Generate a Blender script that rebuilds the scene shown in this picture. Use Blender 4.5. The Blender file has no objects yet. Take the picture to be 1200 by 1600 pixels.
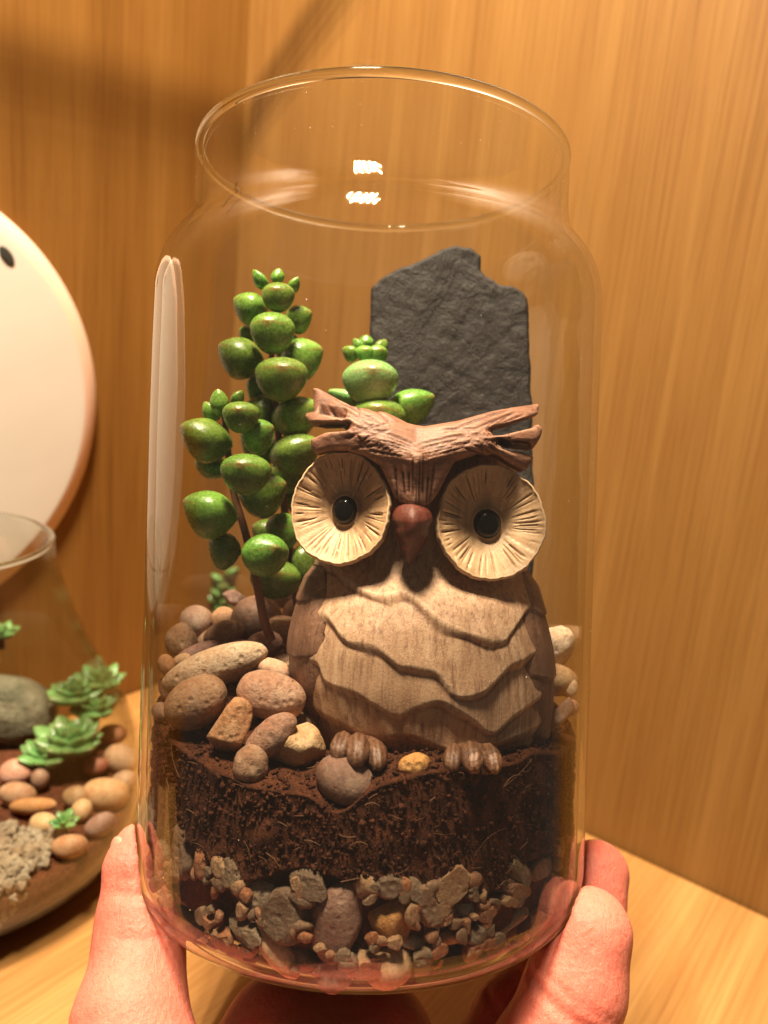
import bpy, math, random
import numpy as np
from mathutils import Matrix, Vector
C = bpy.context.scene.collection
sc = bpy.context.scene
S = 0.0085                      # metres per modelling unit (jar radius = 5 units)
FPX = 1300.0                    # focal length for a 1200 x 1600 picture
rad = math.radians
# ------------------------------------------------------------------ frames
# camera axes: x right, y along the view, z up.  u = gravity up seen from the camera
u = np.array([.0929, -.2415, .966]); u /= np.linalg.norm(u)
H_CAM = 20.0
def ray(X, Y): return np.array([(X-600)/FPX, 1.0, (800-Y)/FPX])
def ground_cam(X, Y, hz=0.0):
    r = ray(X, Y); return r*((H_CAM-hz)/-(r@u))
CORNER = ground_cam(341, 1030)
e1 = ground_cam(1060, 1364)-CORNER; e1 -= u*(e1@u); e1 /= np.linalg.norm(e1)
e2 = np.cross(u, e1)
RW = np.array([e1, e2, u])      # camera axes -> world axes
def c2w(p): return RW@(np.asarray(p, float)-CORNER)
ROLL = rad(1.86)
JX = np.array([math.cos(ROLL), 0, -math.sin(ROLL)]); JY = np.array([0, 1., 0]); JZ = np.array([math.sin(ROLL), 0, math.cos(ROLL)])
JO = np.array([-.28, 19.2, 0])
def J(X, Y, d):                 # jar coordinates of the point seen at X, Y, d units away
    p = ray(X, Y)*d-JO
    return np.array([p@JX, p@JY, p@JZ])
def j2w(p): return c2w(JO+p[0]*JX+p[1]*JY+p[2]*JZ)
def mat4(cx, cy, cz, o):
    return Matrix(((cx[0], cy[0], cz[0], o[0]*S), (cx[1], cy[1], cz[1], o[1]*S), (cx[2], cy[2], cz[2], o[2]*S), (0, 0, 0, 1)))
MJ = mat4(RW@JX, RW@JY, RW@JZ, c2w(JO))
def G(X, Y, hz=0.0): return c2w(ground_cam(X, Y, hz))      # world point on the level hz

# ------------------------------------------------------------------ camera
cam = bpy.data.objects.new('camera', bpy.data.cameras.new('camera')); C.objects.link(cam)
cam.matrix_world = mat4(RW@np.array([1., 0, 0]), RW@np.array([0, 0, 1.]), RW@np.array([0, -1., 0]), c2w((0, 0, 0)))
cd = cam.data; cd.sensor_fit = 'VERTICAL'; cd.sensor_height = 24; cd.lens = FPX/1600*24
cd.clip_start = .005; cd.clip_end = 20
cd.dof.use_dof = True; cd.dof.focus_distance = 16.2*S; cd.dof.aperture_fstop = 12.5
sc.camera = cam
# ------------------------------------------------------------------ world, lamp, exposure
w = bpy.data.worlds.new('World'); sc.world = w; w.use_nodes = True
w.node_tree.nodes['Background'].inputs[0].default_value = (1, .80, .60, 1)
w.node_tree.nodes['Background'].inputs[1].default_value = .12
sc.view_settings.view_transform = 'Standard'; sc.view_settings.look = 'None'
sc.view_settings.exposure = 0; sc.view_settings.gamma = 1
LDIR = np.array([-.07, -.34, .94]); LDIR /= np.linalg.norm(LDIR)
LPOS = JO+62*LDIR               # LED panel spotlight: rows of small diodes
la = np.cross([0, 0, 1.], LDIR); la /= np.linalg.norm(la); lb = np.cross(LDIR, la)
WARM = (1, .82, .59)
aim = -(RW@LDIR)
NL, NR = 5, 6
for i in range(NL):
    for k in range(NR):
        ld = bpy.data.lights.new('led_spot', 'SPOT'); ld.energy = 65.0/(NL*NR); ld.color = WARM
        ld.shadow_soft_size = .30*S; ld.spot_size = rad(110); ld.spot_blend = .9
        o = bpy.data.objects.new('led_spot', ld); C.objects.link(o)
        o.location = Vector(c2w(LPOS+la*(i-(NL-1)/2)*2.1+lb*(k-(NR-1)/2)*2.1)*S)
        o.rotation_euler = Vector(aim).to_track_quat('-Z', 'Y').to_euler()
cy = sc.cycles
cy.transparent_max_bounces = 32; cy.max_bounces = 14; cy.transmission_bounces = 12; cy.glossy_bounces = 5; cy.diffuse_bounces = 4
cy.caustics_reflective = False; cy.caustics_refractive = False; cy.use_denoising = True; cy.sample_clamp_indirect = 6

# ------------------------------------------------------------------ helpers
def mesh_np(name, V, F, smooth=True):
    me = bpy.data.meshes.new(name)
    V = np.asarray(V, np.float64)*S
    if isinstance(F, np.ndarray):
        k = F.shape[1]; n = len(F)
        me.vertices.add(len(V)); me.vertices.foreach_set('co', V.astype(np.float32).ravel())
        me.loops.add(n*k); me.loops.foreach_set('vertex_index', F.astype(np.int32).ravel())
        me.polygons.add(n); me.polygons.foreach_set('loop_start', np.arange(0, n*k, k, dtype=np.int32))
        try: me.polygons.foreach_set('loop_total', np.full(n, k, np.int32))
        except Exception: pass
        me.update(calc_edges=True); me.validate()
    else:
        me.from_pydata([tuple(v) for v in V], [], F)
    me.polygons.foreach_set('use_smooth', np.full(len(me.polygons), smooth))
    me.update()
    return me
ORG = {}
def put(name, V, F, mat, parent=None, origin=None, frame='J', smooth=True, me=None):
    """links V, F (absolute units of its frame) as one object whose origin sits at origin"""
    V = np.asarray(V, float) if V is not None else None
    if parent is not None: origin = ORG[parent.name][1]
    elif origin is None:
        origin = np.array([(V[:, 0].min()+V[:, 0].max())/2, (V[:, 1].min()+V[:, 1].max())/2, V[:, 2].min()])
    origin = np.asarray(origin, float)
    if me is None: me = mesh_np(name, V-origin, F, smooth)
    o = bpy.data.objects.new(name, me); C.objects.link(o)
    if mat is not None and not me.materials: me.materials.append(mat)
    if parent is not None: o.parent = parent
    else: o.matrix_world = (MJ if frame == 'J' else Matrix())@Matrix.Translation(Vector(origin*S))
    ORG[o.name] = (frame, origin)
    return o
def empty(name, origin, frame='J'):
    o = bpy.data.objects.new(name, None); C.objects.link(o); o.empty_display_size = .01
    origin = np.asarray(origin, float)
    o.matrix_world = (MJ if frame == 'J' else Matrix())@Matrix.Translation(Vector(origin*S))
    ORG[o.name] = (frame, origin); return o
def tag(o, label=None, cat=None, group=None, kind=None, color=None):
    if label: o['label'] = label
    if cat: o['category'] = cat
    if group: o['group'] = group
    if kind: o['kind'] = kind
    if color: o.color = tuple(color)+(1,)
    return o
class Wob:                       # smooth random field: a sum of sines
    def __init__(s, seed, f, n=10):
        r = np.random.RandomState(seed); k = r.normal(size=(n, 3)); k /= np.linalg.norm(k, axis=1)[:, None]
        s.k = k*f*r.uniform(.6, 1.5, (n, 1)); s.p = r.uniform(0, 6.28, n)
    def __call__(s, P): return np.sin(P@s.k.T+s.p).mean(1)*2.2
def grid_faces(nu, nv, wrap_u=False, wrap_v=False):
    iu = np.arange(nu if wrap_u else nu-1); iv = np.arange(nv if wrap_v else nv-1)
    a, b = np.meshgrid(iu, iv, indexing='ij'); a2 = (a+1) % nu; b2 = (b+1) % nv
    return np.stack([a*nv+b, a2*nv+b, a2*nv+b2, a*nv+b2], -1).reshape(-1, 4)
_ico = {}
def ico(n):
    if n not in _ico:
        import bmesh
        bm = bmesh.new(); bmesh.ops.create_icosphere(bm, subdivisions=n, radius=1)
        _ico[n] = (np.array([v.co[:] for v in bm.verts]), np.array([[v.index for v in f.verts] for f in bm.faces])); bm.free()
    return _ico[n]
def surfnet(f, lo, hi, h):
    lo = np.array(lo, float); n = np.ceil((np.array(hi)-lo)/h).astype(int)+1
    ax = [(lo[i]+h*np.arange(n[i])).astype(np.float32) for i in range(3)]
    V = f(*np.meshgrid(*ax, indexing='ij')).astype(np.float32)
    m = n-1; acc = np.zeros(tuple(m)+(3,), np.float32); cnt = np.zeros(tuple(m), np.float32)
    sl = lambda o: tuple(slice(o[i], o[i]+m[i]) for i in range(3))
    for a in range(3):
        for p in (0, 1):
            for q in (0, 1):
                o = [0, 0, 0]; b = [i for i in range(3) if i != a]; o[b[0]] = p; o[b[1]] = q; o2 = list(o); o2[a] = 1
                A = V[sl(o)]; B = V[sl(o2)]; k = (A < 0) != (B < 0)
                t = np.where(k, A/np.where(k, A-B, 1), 0)
                acc[..., a] += t; acc[..., b[0]] += k*p; acc[..., b[1]] += k*q; cnt += k
    k = cnt > 0; idx = np.full(tuple(m), -1, np.int64); idx[k] = np.arange(k.sum())
    P = acc[k]/cnt[k][:, None]+np.argwhere(k); P = lo+P*h
    F = []; s = V < 0
    for a in range(3):
        b, c = [i for i in range(3) if i != a]
        g = [slice(1, -1)]*3; g[a] = slice(0, m[a])
        g2 = list(g); g2[a] = slice(1, m[a]+1)
        A = s[tuple(g)]; B = s[tuple(g2)]
        e = np.argwhere(A != B)
        if not len(e): continue
        sg = A[A != B]; off = np.ones(3, int); off[a] = 0; e = e+off
        def cell(db, dc):
            q = e.copy(); q[:, b] += db; q[:, c] += dc; return idx[q[:, 0], q[:, 1], q[:, 2]]
        Q = np.stack([cell(-1, -1), cell(0, -1), cell(0, 0), cell(-1, 0)], 1)
        fl = sg if a != 1 else ~sg
        Q[~fl] = Q[~fl][:, ::-1]; F.append(Q)
    return P.astype(float), np.concatenate(F)
def poly_sdf(px, pz, poly):
    poly = np.asarray(poly, float); d = np.full(px.shape, 1e9); sgn = np.ones(px.shape)
    n = len(poly)
    for i in range(n):
        a = poly[i]; b = poly[i-1]; e = b-a; wx = px-a[0]; wz = pz-a[1]
        t = np.clip((wx*e[0]+wz*e[1])/(e@e+1e-12), 0, 1)
        d = np.minimum(d, (wx-e[0]*t)**2+(wz-e[1]*t)**2)
        c1 = pz >= a[1]; c2 = pz < b[1]; c3 = e[0]*wz > e[1]*wx
        fl = (c1 & c2 & c3) | (~c1 & ~c2 & ~c3); sgn = np.where(fl, -sgn, sgn)
    return sgn*np.sqrt(d)
def vnormals(V, F):
    T = V[F]; n = np.cross(T[:, 2]-T[:, 0], T[:, -1]-T[:, 1] if F.shape[1] == 4 else T[:, 1]-T[:, 0])
    N = np.zeros_like(V)
    for k in range(F.shape[1]): np.add.at(N, F[:, k], n)
    return N/(np.linalg.norm(N, axis=1)[:, None]+1e-12)
def smin(a, b, k):
    h = np.clip(.5+.5*(b-a)/k, 0, 1); return b*(1-h)+a*h-k*h*(1-h)
def rcone(X, Y, Z, a, b, ra, rb):
    d = b-a; wx, wy, wz = X-a[0], Y-a[1], Z-a[2]
    t = np.clip((wx*d[0]+wy*d[1]+wz*d[2])/(d@d), 0, 1)
    return np.sqrt((wx-d[0]*t)**2+(wy-d[1]*t)**2+(wz-d[2]*t)**2)-(ra+(rb-ra)*t)
def tube(pts, r, n=8):
    pts = np.asarray(pts, float); m = len(pts); r = np.broadcast_to(np.asarray(r, float), (m,))
    T = np.gradient(pts, axis=0); T /= np.linalg.norm(T, axis=1)[:, None]
    ref = np.array([.31, .9, .2]); A = np.cross(T, ref); A /= np.linalg.norm(A, axis=1)[:, None]; B = np.cross(T, A)
    th = np.arange(n)*2*math.pi/n
    V = (pts[:, None]+r[:, None, None]*(np.cos(th)[None, :, None]*A[:, None]+np.sin(th)[None, :, None]*B[:, None])).reshape(-1, 3)
    F = [list(map(int, q)) for q in grid_faces(m, n, wrap_v=True)]
    F += [list(range(n))[::-1], list(range((m-1)*n, m*n))]
    return V, F
def revolve(prof, n=128):        # prof: (r, z) list
    prof = np.asarray(prof, float); th = np.arange(n)*2*math.pi/n
    V = np.stack([prof[:, 0][:, None]*np.cos(th), prof[:, 0][:, None]*np.sin(th), np.repeat(prof[:, 1][:, None], n, 1)], -1).reshape(-1, 3)
    return V, grid_faces(len(prof), n, wrap_v=True)[:, ::-1]
def smooth_path(pts, n):
    pts = np.asarray(pts, float); m = len(pts); t = np.linspace(0, m-1, n); out = []
    P = np.vstack([2*pts[0]-pts[1], pts, 2*pts[-1]-pts[-2]])
    for q in t:
        i = min(int(q), m-2); f = q-i; p0, p1, p2, p3 = P[i:i+4]
        out.append(.5*(2*p1+(p2-p0)*f+(2*p0-5*p1+4*p2-p3)*f*f+(3*p1-p0-3*p2+p3)*f**3))
    return np.array(out)

# ------------------------------------------------------------------ materials
class NT:
    def __init__(s, name):
        s.m = bpy.data.materials.new(name); s.m.use_nodes = True; s.t = s.m.node_tree; s.t.nodes.clear()
        s.out = s.t.nodes.new('ShaderNodeOutputMaterial')
    def n(s, typ, ins=None, **kw):
        nd = s.t.nodes.new('ShaderNode'+typ)
        for k, v in kw.items(): setattr(nd, k, v)
        for k, v in (ins or {}).items():
            if isinstance(v, tuple) and len(v) == 2 and hasattr(v[0], 'outputs'): s.t.links.new(v[0].outputs[v[1]], nd.inputs[k])
            elif hasattr(v, 'outputs'): s.t.links.new(v.outputs[0], nd.inputs[k])
            else: nd.inputs[k].default_value = v
        return nd
    def coord(s, scale=(1, 1, 1), rot=(0, 0, 0)):
        tc = s.n('TexCoord')
        return s.n('Mapping', {'Vector': (tc, 'Object'), 'Scale': tuple(x/S for x in scale), 'Rotation': rot})
    def noise(s, vec, scale, detail=4, rough=.55, dist=0):
        return s.n('TexNoise', {'Vector': vec, 'Scale': scale, 'Detail': detail, 'Roughness': rough, 'Distortion': dist})
    def ramp(s, fac, stops):
        r = s.n('ValToRGB', {'Fac': fac}); e = r.color_ramp.elements
        while len(e) < len(stops): e.new(.5)
        for q, (p, c) in zip(e, stops): q.position = p; q.color = tuple(c)+(1,) if len(c) == 3 else c
        return r
    def mix(s, fac, a, b, blend='MIX'):
        return s.n('MixRGB', {'Fac': fac, 'Color1': a, 'Color2': b}, blend_type=blend)
    def math(s, op, a, b=0.0, clamp=False):
        return s.n('Math', {0: a, 1: b}, operation=op, use_clamp=clamp)
    def bump(s, h, dist, strength=1.0, prev=None):
        d = {'Height': h, 'Distance': dist*S, 'Strength': strength}
        if prev is not None: d['Normal'] = prev
        return s.n('Bump', d)
    def pbsdf(s, **kw):
        b = s.n('BsdfPrincipled'); 
        for k, v in kw.items():
            k = k.replace('_', ' ')
            if hasattr(v, 'outputs'): s.t.links.new(v.outputs[0], b.inputs[k])
            else: b.inputs[k].default_value = tuple(v)+(1,) if isinstance(v, tuple) and len(v) == 3 and 'Radius' not in k else v
        s.t.links.new(b.outputs[0], s.out.inputs[0]); return b

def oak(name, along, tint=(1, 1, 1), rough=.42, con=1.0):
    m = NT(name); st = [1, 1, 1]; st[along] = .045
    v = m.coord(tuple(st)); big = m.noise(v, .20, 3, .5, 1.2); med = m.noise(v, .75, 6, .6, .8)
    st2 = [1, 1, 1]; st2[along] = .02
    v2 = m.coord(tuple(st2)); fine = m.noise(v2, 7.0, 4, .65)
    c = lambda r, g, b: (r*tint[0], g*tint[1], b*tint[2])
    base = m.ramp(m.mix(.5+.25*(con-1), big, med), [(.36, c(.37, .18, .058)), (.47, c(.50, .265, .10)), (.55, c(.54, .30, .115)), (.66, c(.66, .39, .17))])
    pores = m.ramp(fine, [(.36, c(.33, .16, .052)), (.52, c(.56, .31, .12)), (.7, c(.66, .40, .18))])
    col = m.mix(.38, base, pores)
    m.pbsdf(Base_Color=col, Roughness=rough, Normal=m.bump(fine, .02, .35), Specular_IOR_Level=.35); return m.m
def thin_glass(name, tint=(.985, .99, .98), f0=.045, wav=None):
    m = NT(name)
    lw = m.n('LayerWeight', {'Blend': .5})
    fac = m.math('ADD', m.math('MULTIPLY', m.math('POWER', (lw, 'Facing'), 5.0), .95), f0, True)
    if wav:
        nz = m.noise(m.coord((1, 1, .35)), wav[0], 2); nb = m.bump(nz, wav[1], 1)
        g = m.n('BsdfGlossy', {'Color': (1, 1, 1, 1), 'Roughness': .004, 'Normal': nb})
    else: g = m.n('BsdfGlossy', {'Color': (1, 1, 1, 1), 'Roughness': .012})
    tr = m.ramp((lw, 'Facing'), [(.0, tint), (.72, tuple(x*.95 for x in tint)), (.90, tuple(x*.84 for x in tint)), (1, tuple(x*.35 for x in tint))])
    t = m.n('BsdfTransparent', {'Color': tr})
    mx = m.n('MixShader', {0: fac, 1: t, 2: g}); m.t.links.new(mx.outputs[0], m.out.inputs[0]); return m.m
def thick_glass(name, col):
    m = NT(name); g = m.n('BsdfGlass', {'Color': col+(1,), 'Roughness': .01, 'IOR': 1.48})
    m.t.links.new(g.outputs[0], m.out.inputs[0]); return m.m
def stone_mat(name, rough_scale=9, bump=.05, pits=.4):
    m = NT(name); oi = m.n('ObjectInfo'); v = m.coord()
    off = m.n('VectorMath', {0: v, 1: (oi, 'Location')}, operation='ADD')
    a = m.noise(v, 1.6, 4, .6, .4); b = m.noise(v, 14, 5, .65)
    c1 = m.mix(m.ramp(a, [(.38, (0, 0, 0)), (.66, (1, 1, 1))]), m.mix(1, (oi, 'Color'), (.90, .73, .60, 1), 'MULTIPLY'), m.mix(.18, (oi, 'Color'), (.66, .48, .32, 1)))
    c2 = m.mix(.55, c1, m.ramp(b, [(.3, (.36, .29, .24)), (.55, (1.05, 1.0, .95)), (.75, (1.35, 1.22, 1.08))]), 'MULTIPLY')
    h = m.noise(v, rough_scale, 8, .7); pv = m.n('TexVoronoi', {'Vector': v, 'Scale': rough_scale*.8})
    nb = m.bump(m.ramp((pv, 'Distance'), [(.05, (0, 0, 0)), (.35, (1, 1, 1))]), bump*pits, .6, None)
    m.pbsdf(Base_Color=c2, Roughness=.62, Normal=m.bump(h, bump, .8, nb), Specular_IOR_Level=.35); return m.m
M = {}
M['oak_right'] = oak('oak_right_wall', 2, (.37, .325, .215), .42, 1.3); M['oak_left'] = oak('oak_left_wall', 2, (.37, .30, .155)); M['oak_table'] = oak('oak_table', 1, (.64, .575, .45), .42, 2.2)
M['glass'] = thin_glass('jar_glass', wav=(.5, .05)); M['rim'] = thick_glass('rim_glass', (.97, .985, .97)); M['base'] = thick_glass('base_glass', (.97, .98, .96))
M['bowl_glass'] = thin_glass('bowl_glass', (.97, .98, .96), .045)
M['stone'] = stone_mat('smooth_stone', 10, .025, .3); M['rough_stone'] = stone_mat('rough_stone', 6, .09, .8)
def soil_mat():
    m = NT('coir_soil'); v = m.coord(); a = m.noise(v, 5, 8, .75); b = m.noise(v, 22, 5, .7)
    col = m.ramp(m.mix(.5, a, b), [(.32, (.022, .006, .003)), (.46, (.080, .023, .008)), (.60, (.18, .054, .018)), (.74, (.34, .125, .045))])
    m.pbsdf(Base_Color=col, Roughness=.85, Normal=m.bump(m.mix(.5, a, b), .14, 1), Specular_IOR_Level=.25); return m.m
M['soil'] = soil_mat()
def simple(name, col, rough=.5, **kw):
    m = NT(name); v = m.coord(); a = m.noise(v, 6, 5, .6)
    c = m.mix(.35, col+(1,), m.ramp(a, [(.3, (.5, .48, .45)), (.7, (1.3, 1.28, 1.25))]), 'MULTIPLY')
    m.pbsdf(Base_Color=c, Roughness=rough, Normal=m.bump(a, .02, .5), **kw); return m.m
M['fibre'] = simple('coir_fibre', (.20, .085, .035), .6)
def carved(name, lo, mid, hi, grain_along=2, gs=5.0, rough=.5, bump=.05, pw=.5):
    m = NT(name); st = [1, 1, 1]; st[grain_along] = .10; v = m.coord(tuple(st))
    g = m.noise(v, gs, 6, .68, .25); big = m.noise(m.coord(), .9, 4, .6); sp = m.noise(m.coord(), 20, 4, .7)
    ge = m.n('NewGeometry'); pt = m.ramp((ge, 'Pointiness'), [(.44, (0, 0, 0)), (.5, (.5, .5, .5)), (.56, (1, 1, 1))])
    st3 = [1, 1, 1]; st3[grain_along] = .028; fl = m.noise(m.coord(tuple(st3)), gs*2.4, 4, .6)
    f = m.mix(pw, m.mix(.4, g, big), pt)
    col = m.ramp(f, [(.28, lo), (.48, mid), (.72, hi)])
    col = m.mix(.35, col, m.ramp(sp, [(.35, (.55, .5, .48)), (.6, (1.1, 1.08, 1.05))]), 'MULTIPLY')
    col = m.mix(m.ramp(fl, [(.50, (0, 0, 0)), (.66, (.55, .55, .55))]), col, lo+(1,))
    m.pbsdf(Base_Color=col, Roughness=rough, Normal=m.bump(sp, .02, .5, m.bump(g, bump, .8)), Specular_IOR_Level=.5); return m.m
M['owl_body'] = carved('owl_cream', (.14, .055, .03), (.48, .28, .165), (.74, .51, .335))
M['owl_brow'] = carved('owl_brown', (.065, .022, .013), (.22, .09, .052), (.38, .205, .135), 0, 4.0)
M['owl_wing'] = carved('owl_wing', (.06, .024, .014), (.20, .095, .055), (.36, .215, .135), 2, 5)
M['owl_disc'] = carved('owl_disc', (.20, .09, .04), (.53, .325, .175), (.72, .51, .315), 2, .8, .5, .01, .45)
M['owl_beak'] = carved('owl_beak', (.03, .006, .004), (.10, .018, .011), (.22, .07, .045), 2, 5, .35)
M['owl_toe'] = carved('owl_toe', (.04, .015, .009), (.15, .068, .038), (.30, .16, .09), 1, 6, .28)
m_ = NT('pupil'); m_.pbsdf(Base_Color=(.004, .004, .004), Specular_IOR_Level=.35, Roughness=.1, Normal=m_.bump(m_.noise(m_.coord(), 9, 4), .012, .5)); M['pupil'] = m_.m
def leaf_mat(name, c0, c1):
    m = NT(name); v = m.coord(); oi = m.n('ObjectInfo'); at = m.n('Attribute', attribute_name='edge')
    a = m.noise(v, 16, 5, .7); b = m.noise(v, 1.2, 2)
    col = m.ramp(m.mix(.35, a, b), [(.38, c0), (.62, c1)])
    ed = m.ramp((at, 'Fac'), [(.62, (0, 0, 0)), (.97, (1, 1, 1))])
    hs = m.n('HueSaturation', {'Hue': m.math('ADD', m.math('MULTIPLY', (oi, 'Random'), .035), .475), 'Value': m.math('ADD', m.math('MULTIPLY', (oi, 'Random'), .5), .75), 'Saturation': .95, 'Color': col}); col = hs
    col = m.mix(m.math('MULTIPLY', ed, .45), col, (.27, .09, .045, 1))
    m.pbsdf(Base_Color=col, Roughness=m.math('ADD', m.math('MULTIPLY', a, .26), .14), Subsurface_Weight=.4, Subsurface_Radius=(.25, .6, .1), Subsurface_Scale=.5*S, Normal=m.bump(a, .02, .5, m.bump(m.noise(v, 3, 3), .06, .5))); return m.m
M['leaf'] = leaf_mat('succulent_leaf', (.05, .125, .010), (.15, .28, .032)); M['leaf_pale'] = leaf_mat('succulent_pale', (.09, .22, .05), (.22, .38, .13))
M['leaf_bg'] = leaf_mat('rosette_leaf', (.05, .16, .035), (.16, .32, .10))
M['stem'] = simple('plant_stem', (.17, .065, .03), .5)
def slate_mat():
    m = NT('slate'); v = m.coord(); a = m.noise(v, 1.3, 8, .65, .8); b = m.noise(v, 6, 8, .7)
    col = m.ramp(m.mix(.5, a, b), [(.3, (.011, .0085, .0075)), (.55, (.024, .019, .017)), (.75, (.055, .044, .038))])
    m.pbsdf(Base_Color=col, Roughness=.5, Normal=m.bump(b, .07, .7, m.bump(a, .12, .7)), Specular_IOR_Level=.22); return m.m
M['slate'] = slate_mat()
def skin_mat():
    m = NT('skin'); v = m.coord(); a = m.noise(v, .7, 4, .6); b = m.noise(v, 6, 6, .65)
    col = m.ramp(a, [(.3, (.55, .14, .098)), (.7, (.66, .22, .155))])
    col = m.mix(.3, col, m.ramp(b, [(.35, (.85, .7, .66)), (.65, (1.08, 1.05, 1.04))]), 'MULTIPLY')
    cr = m.noise(m.coord((1, 1, .25)), 9, 4, .7, .4)
    m.pbsdf(Base_Color=col, Roughness=.52, Specular_IOR_Level=.35, Subsurface_Weight=.6, Subsurface_Radius=(1.0, .22, .10), Subsurface_Scale=.4*S, Normal=m.bump(b, .035, .7, m.bump(cr, .05, .8))); return m.m
M['skin'] = skin_mat()
m_ = NT('nail'); m_.pbsdf(Base_Color=(.64, .25, .18), Roughness=.3, Subsurface_Weight=.3, Subsurface_Radius=(.8, .3, .2), Subsurface_Scale=.2*S); M['nail'] = m_.m
m_ = NT('white_enamel'); m_.pbsdf(Base_Color=(.62, .57, .51), Roughness=.5, Normal=m_.bump(m_.noise(m_.coord(), .25, 2), .1, .3)); M['white'] = m_.m
m_ = NT('pink_edge'); m_.pbsdf(Base_Color=(.78, .55, .43), Roughness=.4, Subsurface_Weight=.3, Subsurface_Radius=(1., .5, .3), Subsurface_Scale=.3*S); M['pinkedge'] = m_.m
M['dark'] = simple('dark_print', (.03, .03, .028), .5)
M['chip'] = stone_mat('gravel_chip', 8, .05, .5)
# ------------------------------------------------------------------ setting: table and two oak walls
def box(x0, x1, y0, y1, z0, z1):
    V = np.array([[x, y, z] for x in (x0, x1) for y in (y0, y1) for z in (z0, z1)], float)
    return V, [[0, 1, 3, 2], [4, 6, 7, 5], [0, 4, 5, 1], [2, 3, 7, 6], [0, 2, 6, 4], [1, 5, 7, 3]]
def bevel_slab(name, V, F, mat, bev):
    o = put(name, V, F, mat, origin=(0, 0, 0), frame='W', smooth=False)
    b = o.modifiers.new('b', 'BEVEL'); b.width = bev*S; b.segments = 3; return o
tag(bevel_slab('table', *box(.06, 42, -29, -.06, -3, 0), M['oak_table'], .22), kind='structure')
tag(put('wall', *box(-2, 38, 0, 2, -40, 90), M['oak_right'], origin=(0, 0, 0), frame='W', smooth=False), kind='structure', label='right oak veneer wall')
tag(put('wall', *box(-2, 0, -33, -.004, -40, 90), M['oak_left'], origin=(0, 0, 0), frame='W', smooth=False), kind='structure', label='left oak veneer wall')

# ------------------------------------------------------------------ glass jar
jar = empty('glass_jar', (0, 0, -8.6))
tag(jar, 'clear open glass jar held up in a hand, owl and plants inside', 'jar')
def arc(c, r, a0, a1, n): return [(c[0]+r*math.cos(rad(a)), c[1]+r*math.sin(rad(a))) for a in np.linspace(a0, a1, n)]
RO, RI = 5.0, 4.84
sh_o = [(tuple(p)) for p in smooth_path([(5.0, 4.3), (4.985, 4.9), (4.86, 5.4), (4.66, 5.74), (4.46, 6.0), (4.315, 6.27), (4.235, 6.6), (4.215, 6.95)], 40)]
sh_i = [(r-.16+.02*math.sin(i/39*math.pi), z-.05*math.sin(i/39*math.pi)) for i, (r, z) in enumerate(sh_o)]
outer = [(RO, z) for z in np.linspace(-7.62, 4.3, 30)]+sh_o[1:]
inner = [(RI, z) for z in np.linspace(-7.62, 4.3, 30)]+sh_i[1:]
Vo, Fo = revolve(outer, 160); Vi, Fi = revolve(inner, 160)
put('body', np.vstack([Vo, Vi]), np.vstack([Fo, Fi[:, ::-1]+len(Vo)]), M['glass'], jar)
no = [(4.215, z) for z in np.linspace(6.952, 7.88, 12)]; ni = [(r-.16, z) for r, z in no]
Vo, Fo = revolve(no, 160); Vi, Fi = revolve(ni, 160)
put('neck', np.vstack([Vo, Vi]), np.vstack([Fo, Fi[:, ::-1]+len(Vo)]), M['glass'], jar)
rim = [(4.135+.10*math.cos(a), 7.97+.10*math.sin(a)) for a in np.linspace(0, 2*math.pi, 25)[:-1]]
V, F = revolve(rim, 160); n = len(rim)
a_, b_ = np.meshgrid(np.arange(n), np.arange(160), indexing='ij')
F = np.stack([a_*160+b_, ((a_+1) % n)*160+b_, ((a_+1) % n)*160+(b_+1) % 160, a_*160+(b_+1) % 160], -1).reshape(-1, 4)
put('rim', V, F[:, ::-1], M['rim'], jar)
bo = [(0.001, -8.50), (2.5, -8.51), (3.6, -8.54), (4.0, -8.61)]+arc((4.1, -7.74), .885, -88, 0, 18)+[(RO, -7.62)]
bi = [(0.001, -8.36), (2.0, -8.38)]+arc((4.07, -7.70), .77, -86, 0, 18)+[(RI, -7.62)]
Vo, Fo = revolve(bo, 160); Vi, Fi = revolve(bi, 160)
bs = put('base', np.vstack([Vo, Vi]), np.vstack([Fo, Fi[:, ::-1]+len(Vo)]), M['glass'], jar)
rg = [(4.02+.30*math.cos(a), -8.535+.085*math.sin(a)) for a in np.linspace(0, 2*math.pi, 21)[:-1]]
V, F = revolve(rg, 160); n = len(rg); a_, b_ = np.meshgrid(np.arange(n), np.arange(160), indexing='ij')
F = np.stack([a_*160+b_, ((a_+1) % n)*160+b_, ((a_+1) % n)*160+(b_+1) % 160, a_*160+(b_+1) % 160], -1).reshape(-1, 4)
put('foot_ring', V+[0, 0, -.005], F[:, ::-1], M['base'], bs)

# ------------------------------------------------------------------ potting soil (one mass)
FL = np.array([[-5, -4.5], [-4.2, -4.62], [-3.2, -4.85], [-2.0, -5.0], [-1.0, -4.95], [0, -4.75], [1.2, -4.62], [2.4, -4.55], [3.3, -4.5], [4.0, -4.72], [5, -4.85]])
wz = Wob(3, 2.2, 14); wz2 = Wob(4, 7, 16)
def soil_z(x, y):
    P = np.stack([x, y, 0*x], -1).reshape(-1, 3); n = (wz(P)*.10+wz2(P)*.05).reshape(np.shape(x))
    yf = y+np.sqrt(np.maximum(23-x*x, 0)); return np.interp(x, FL[:, 0], FL[:, 1])+.15*yf+n-.42*np.exp(-((x+.30)/.40)**2-((y+4.5)/.7)**2)-.55*np.exp(-((x-1.1)/2.6)**2-((y+1.7)/1.5)**2)
def soil_bottom(th): return -6.62+.16*np.sin(3*th+1)+.18*np.sin(7*th+.4)+.1*np.sin(13*th)
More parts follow.
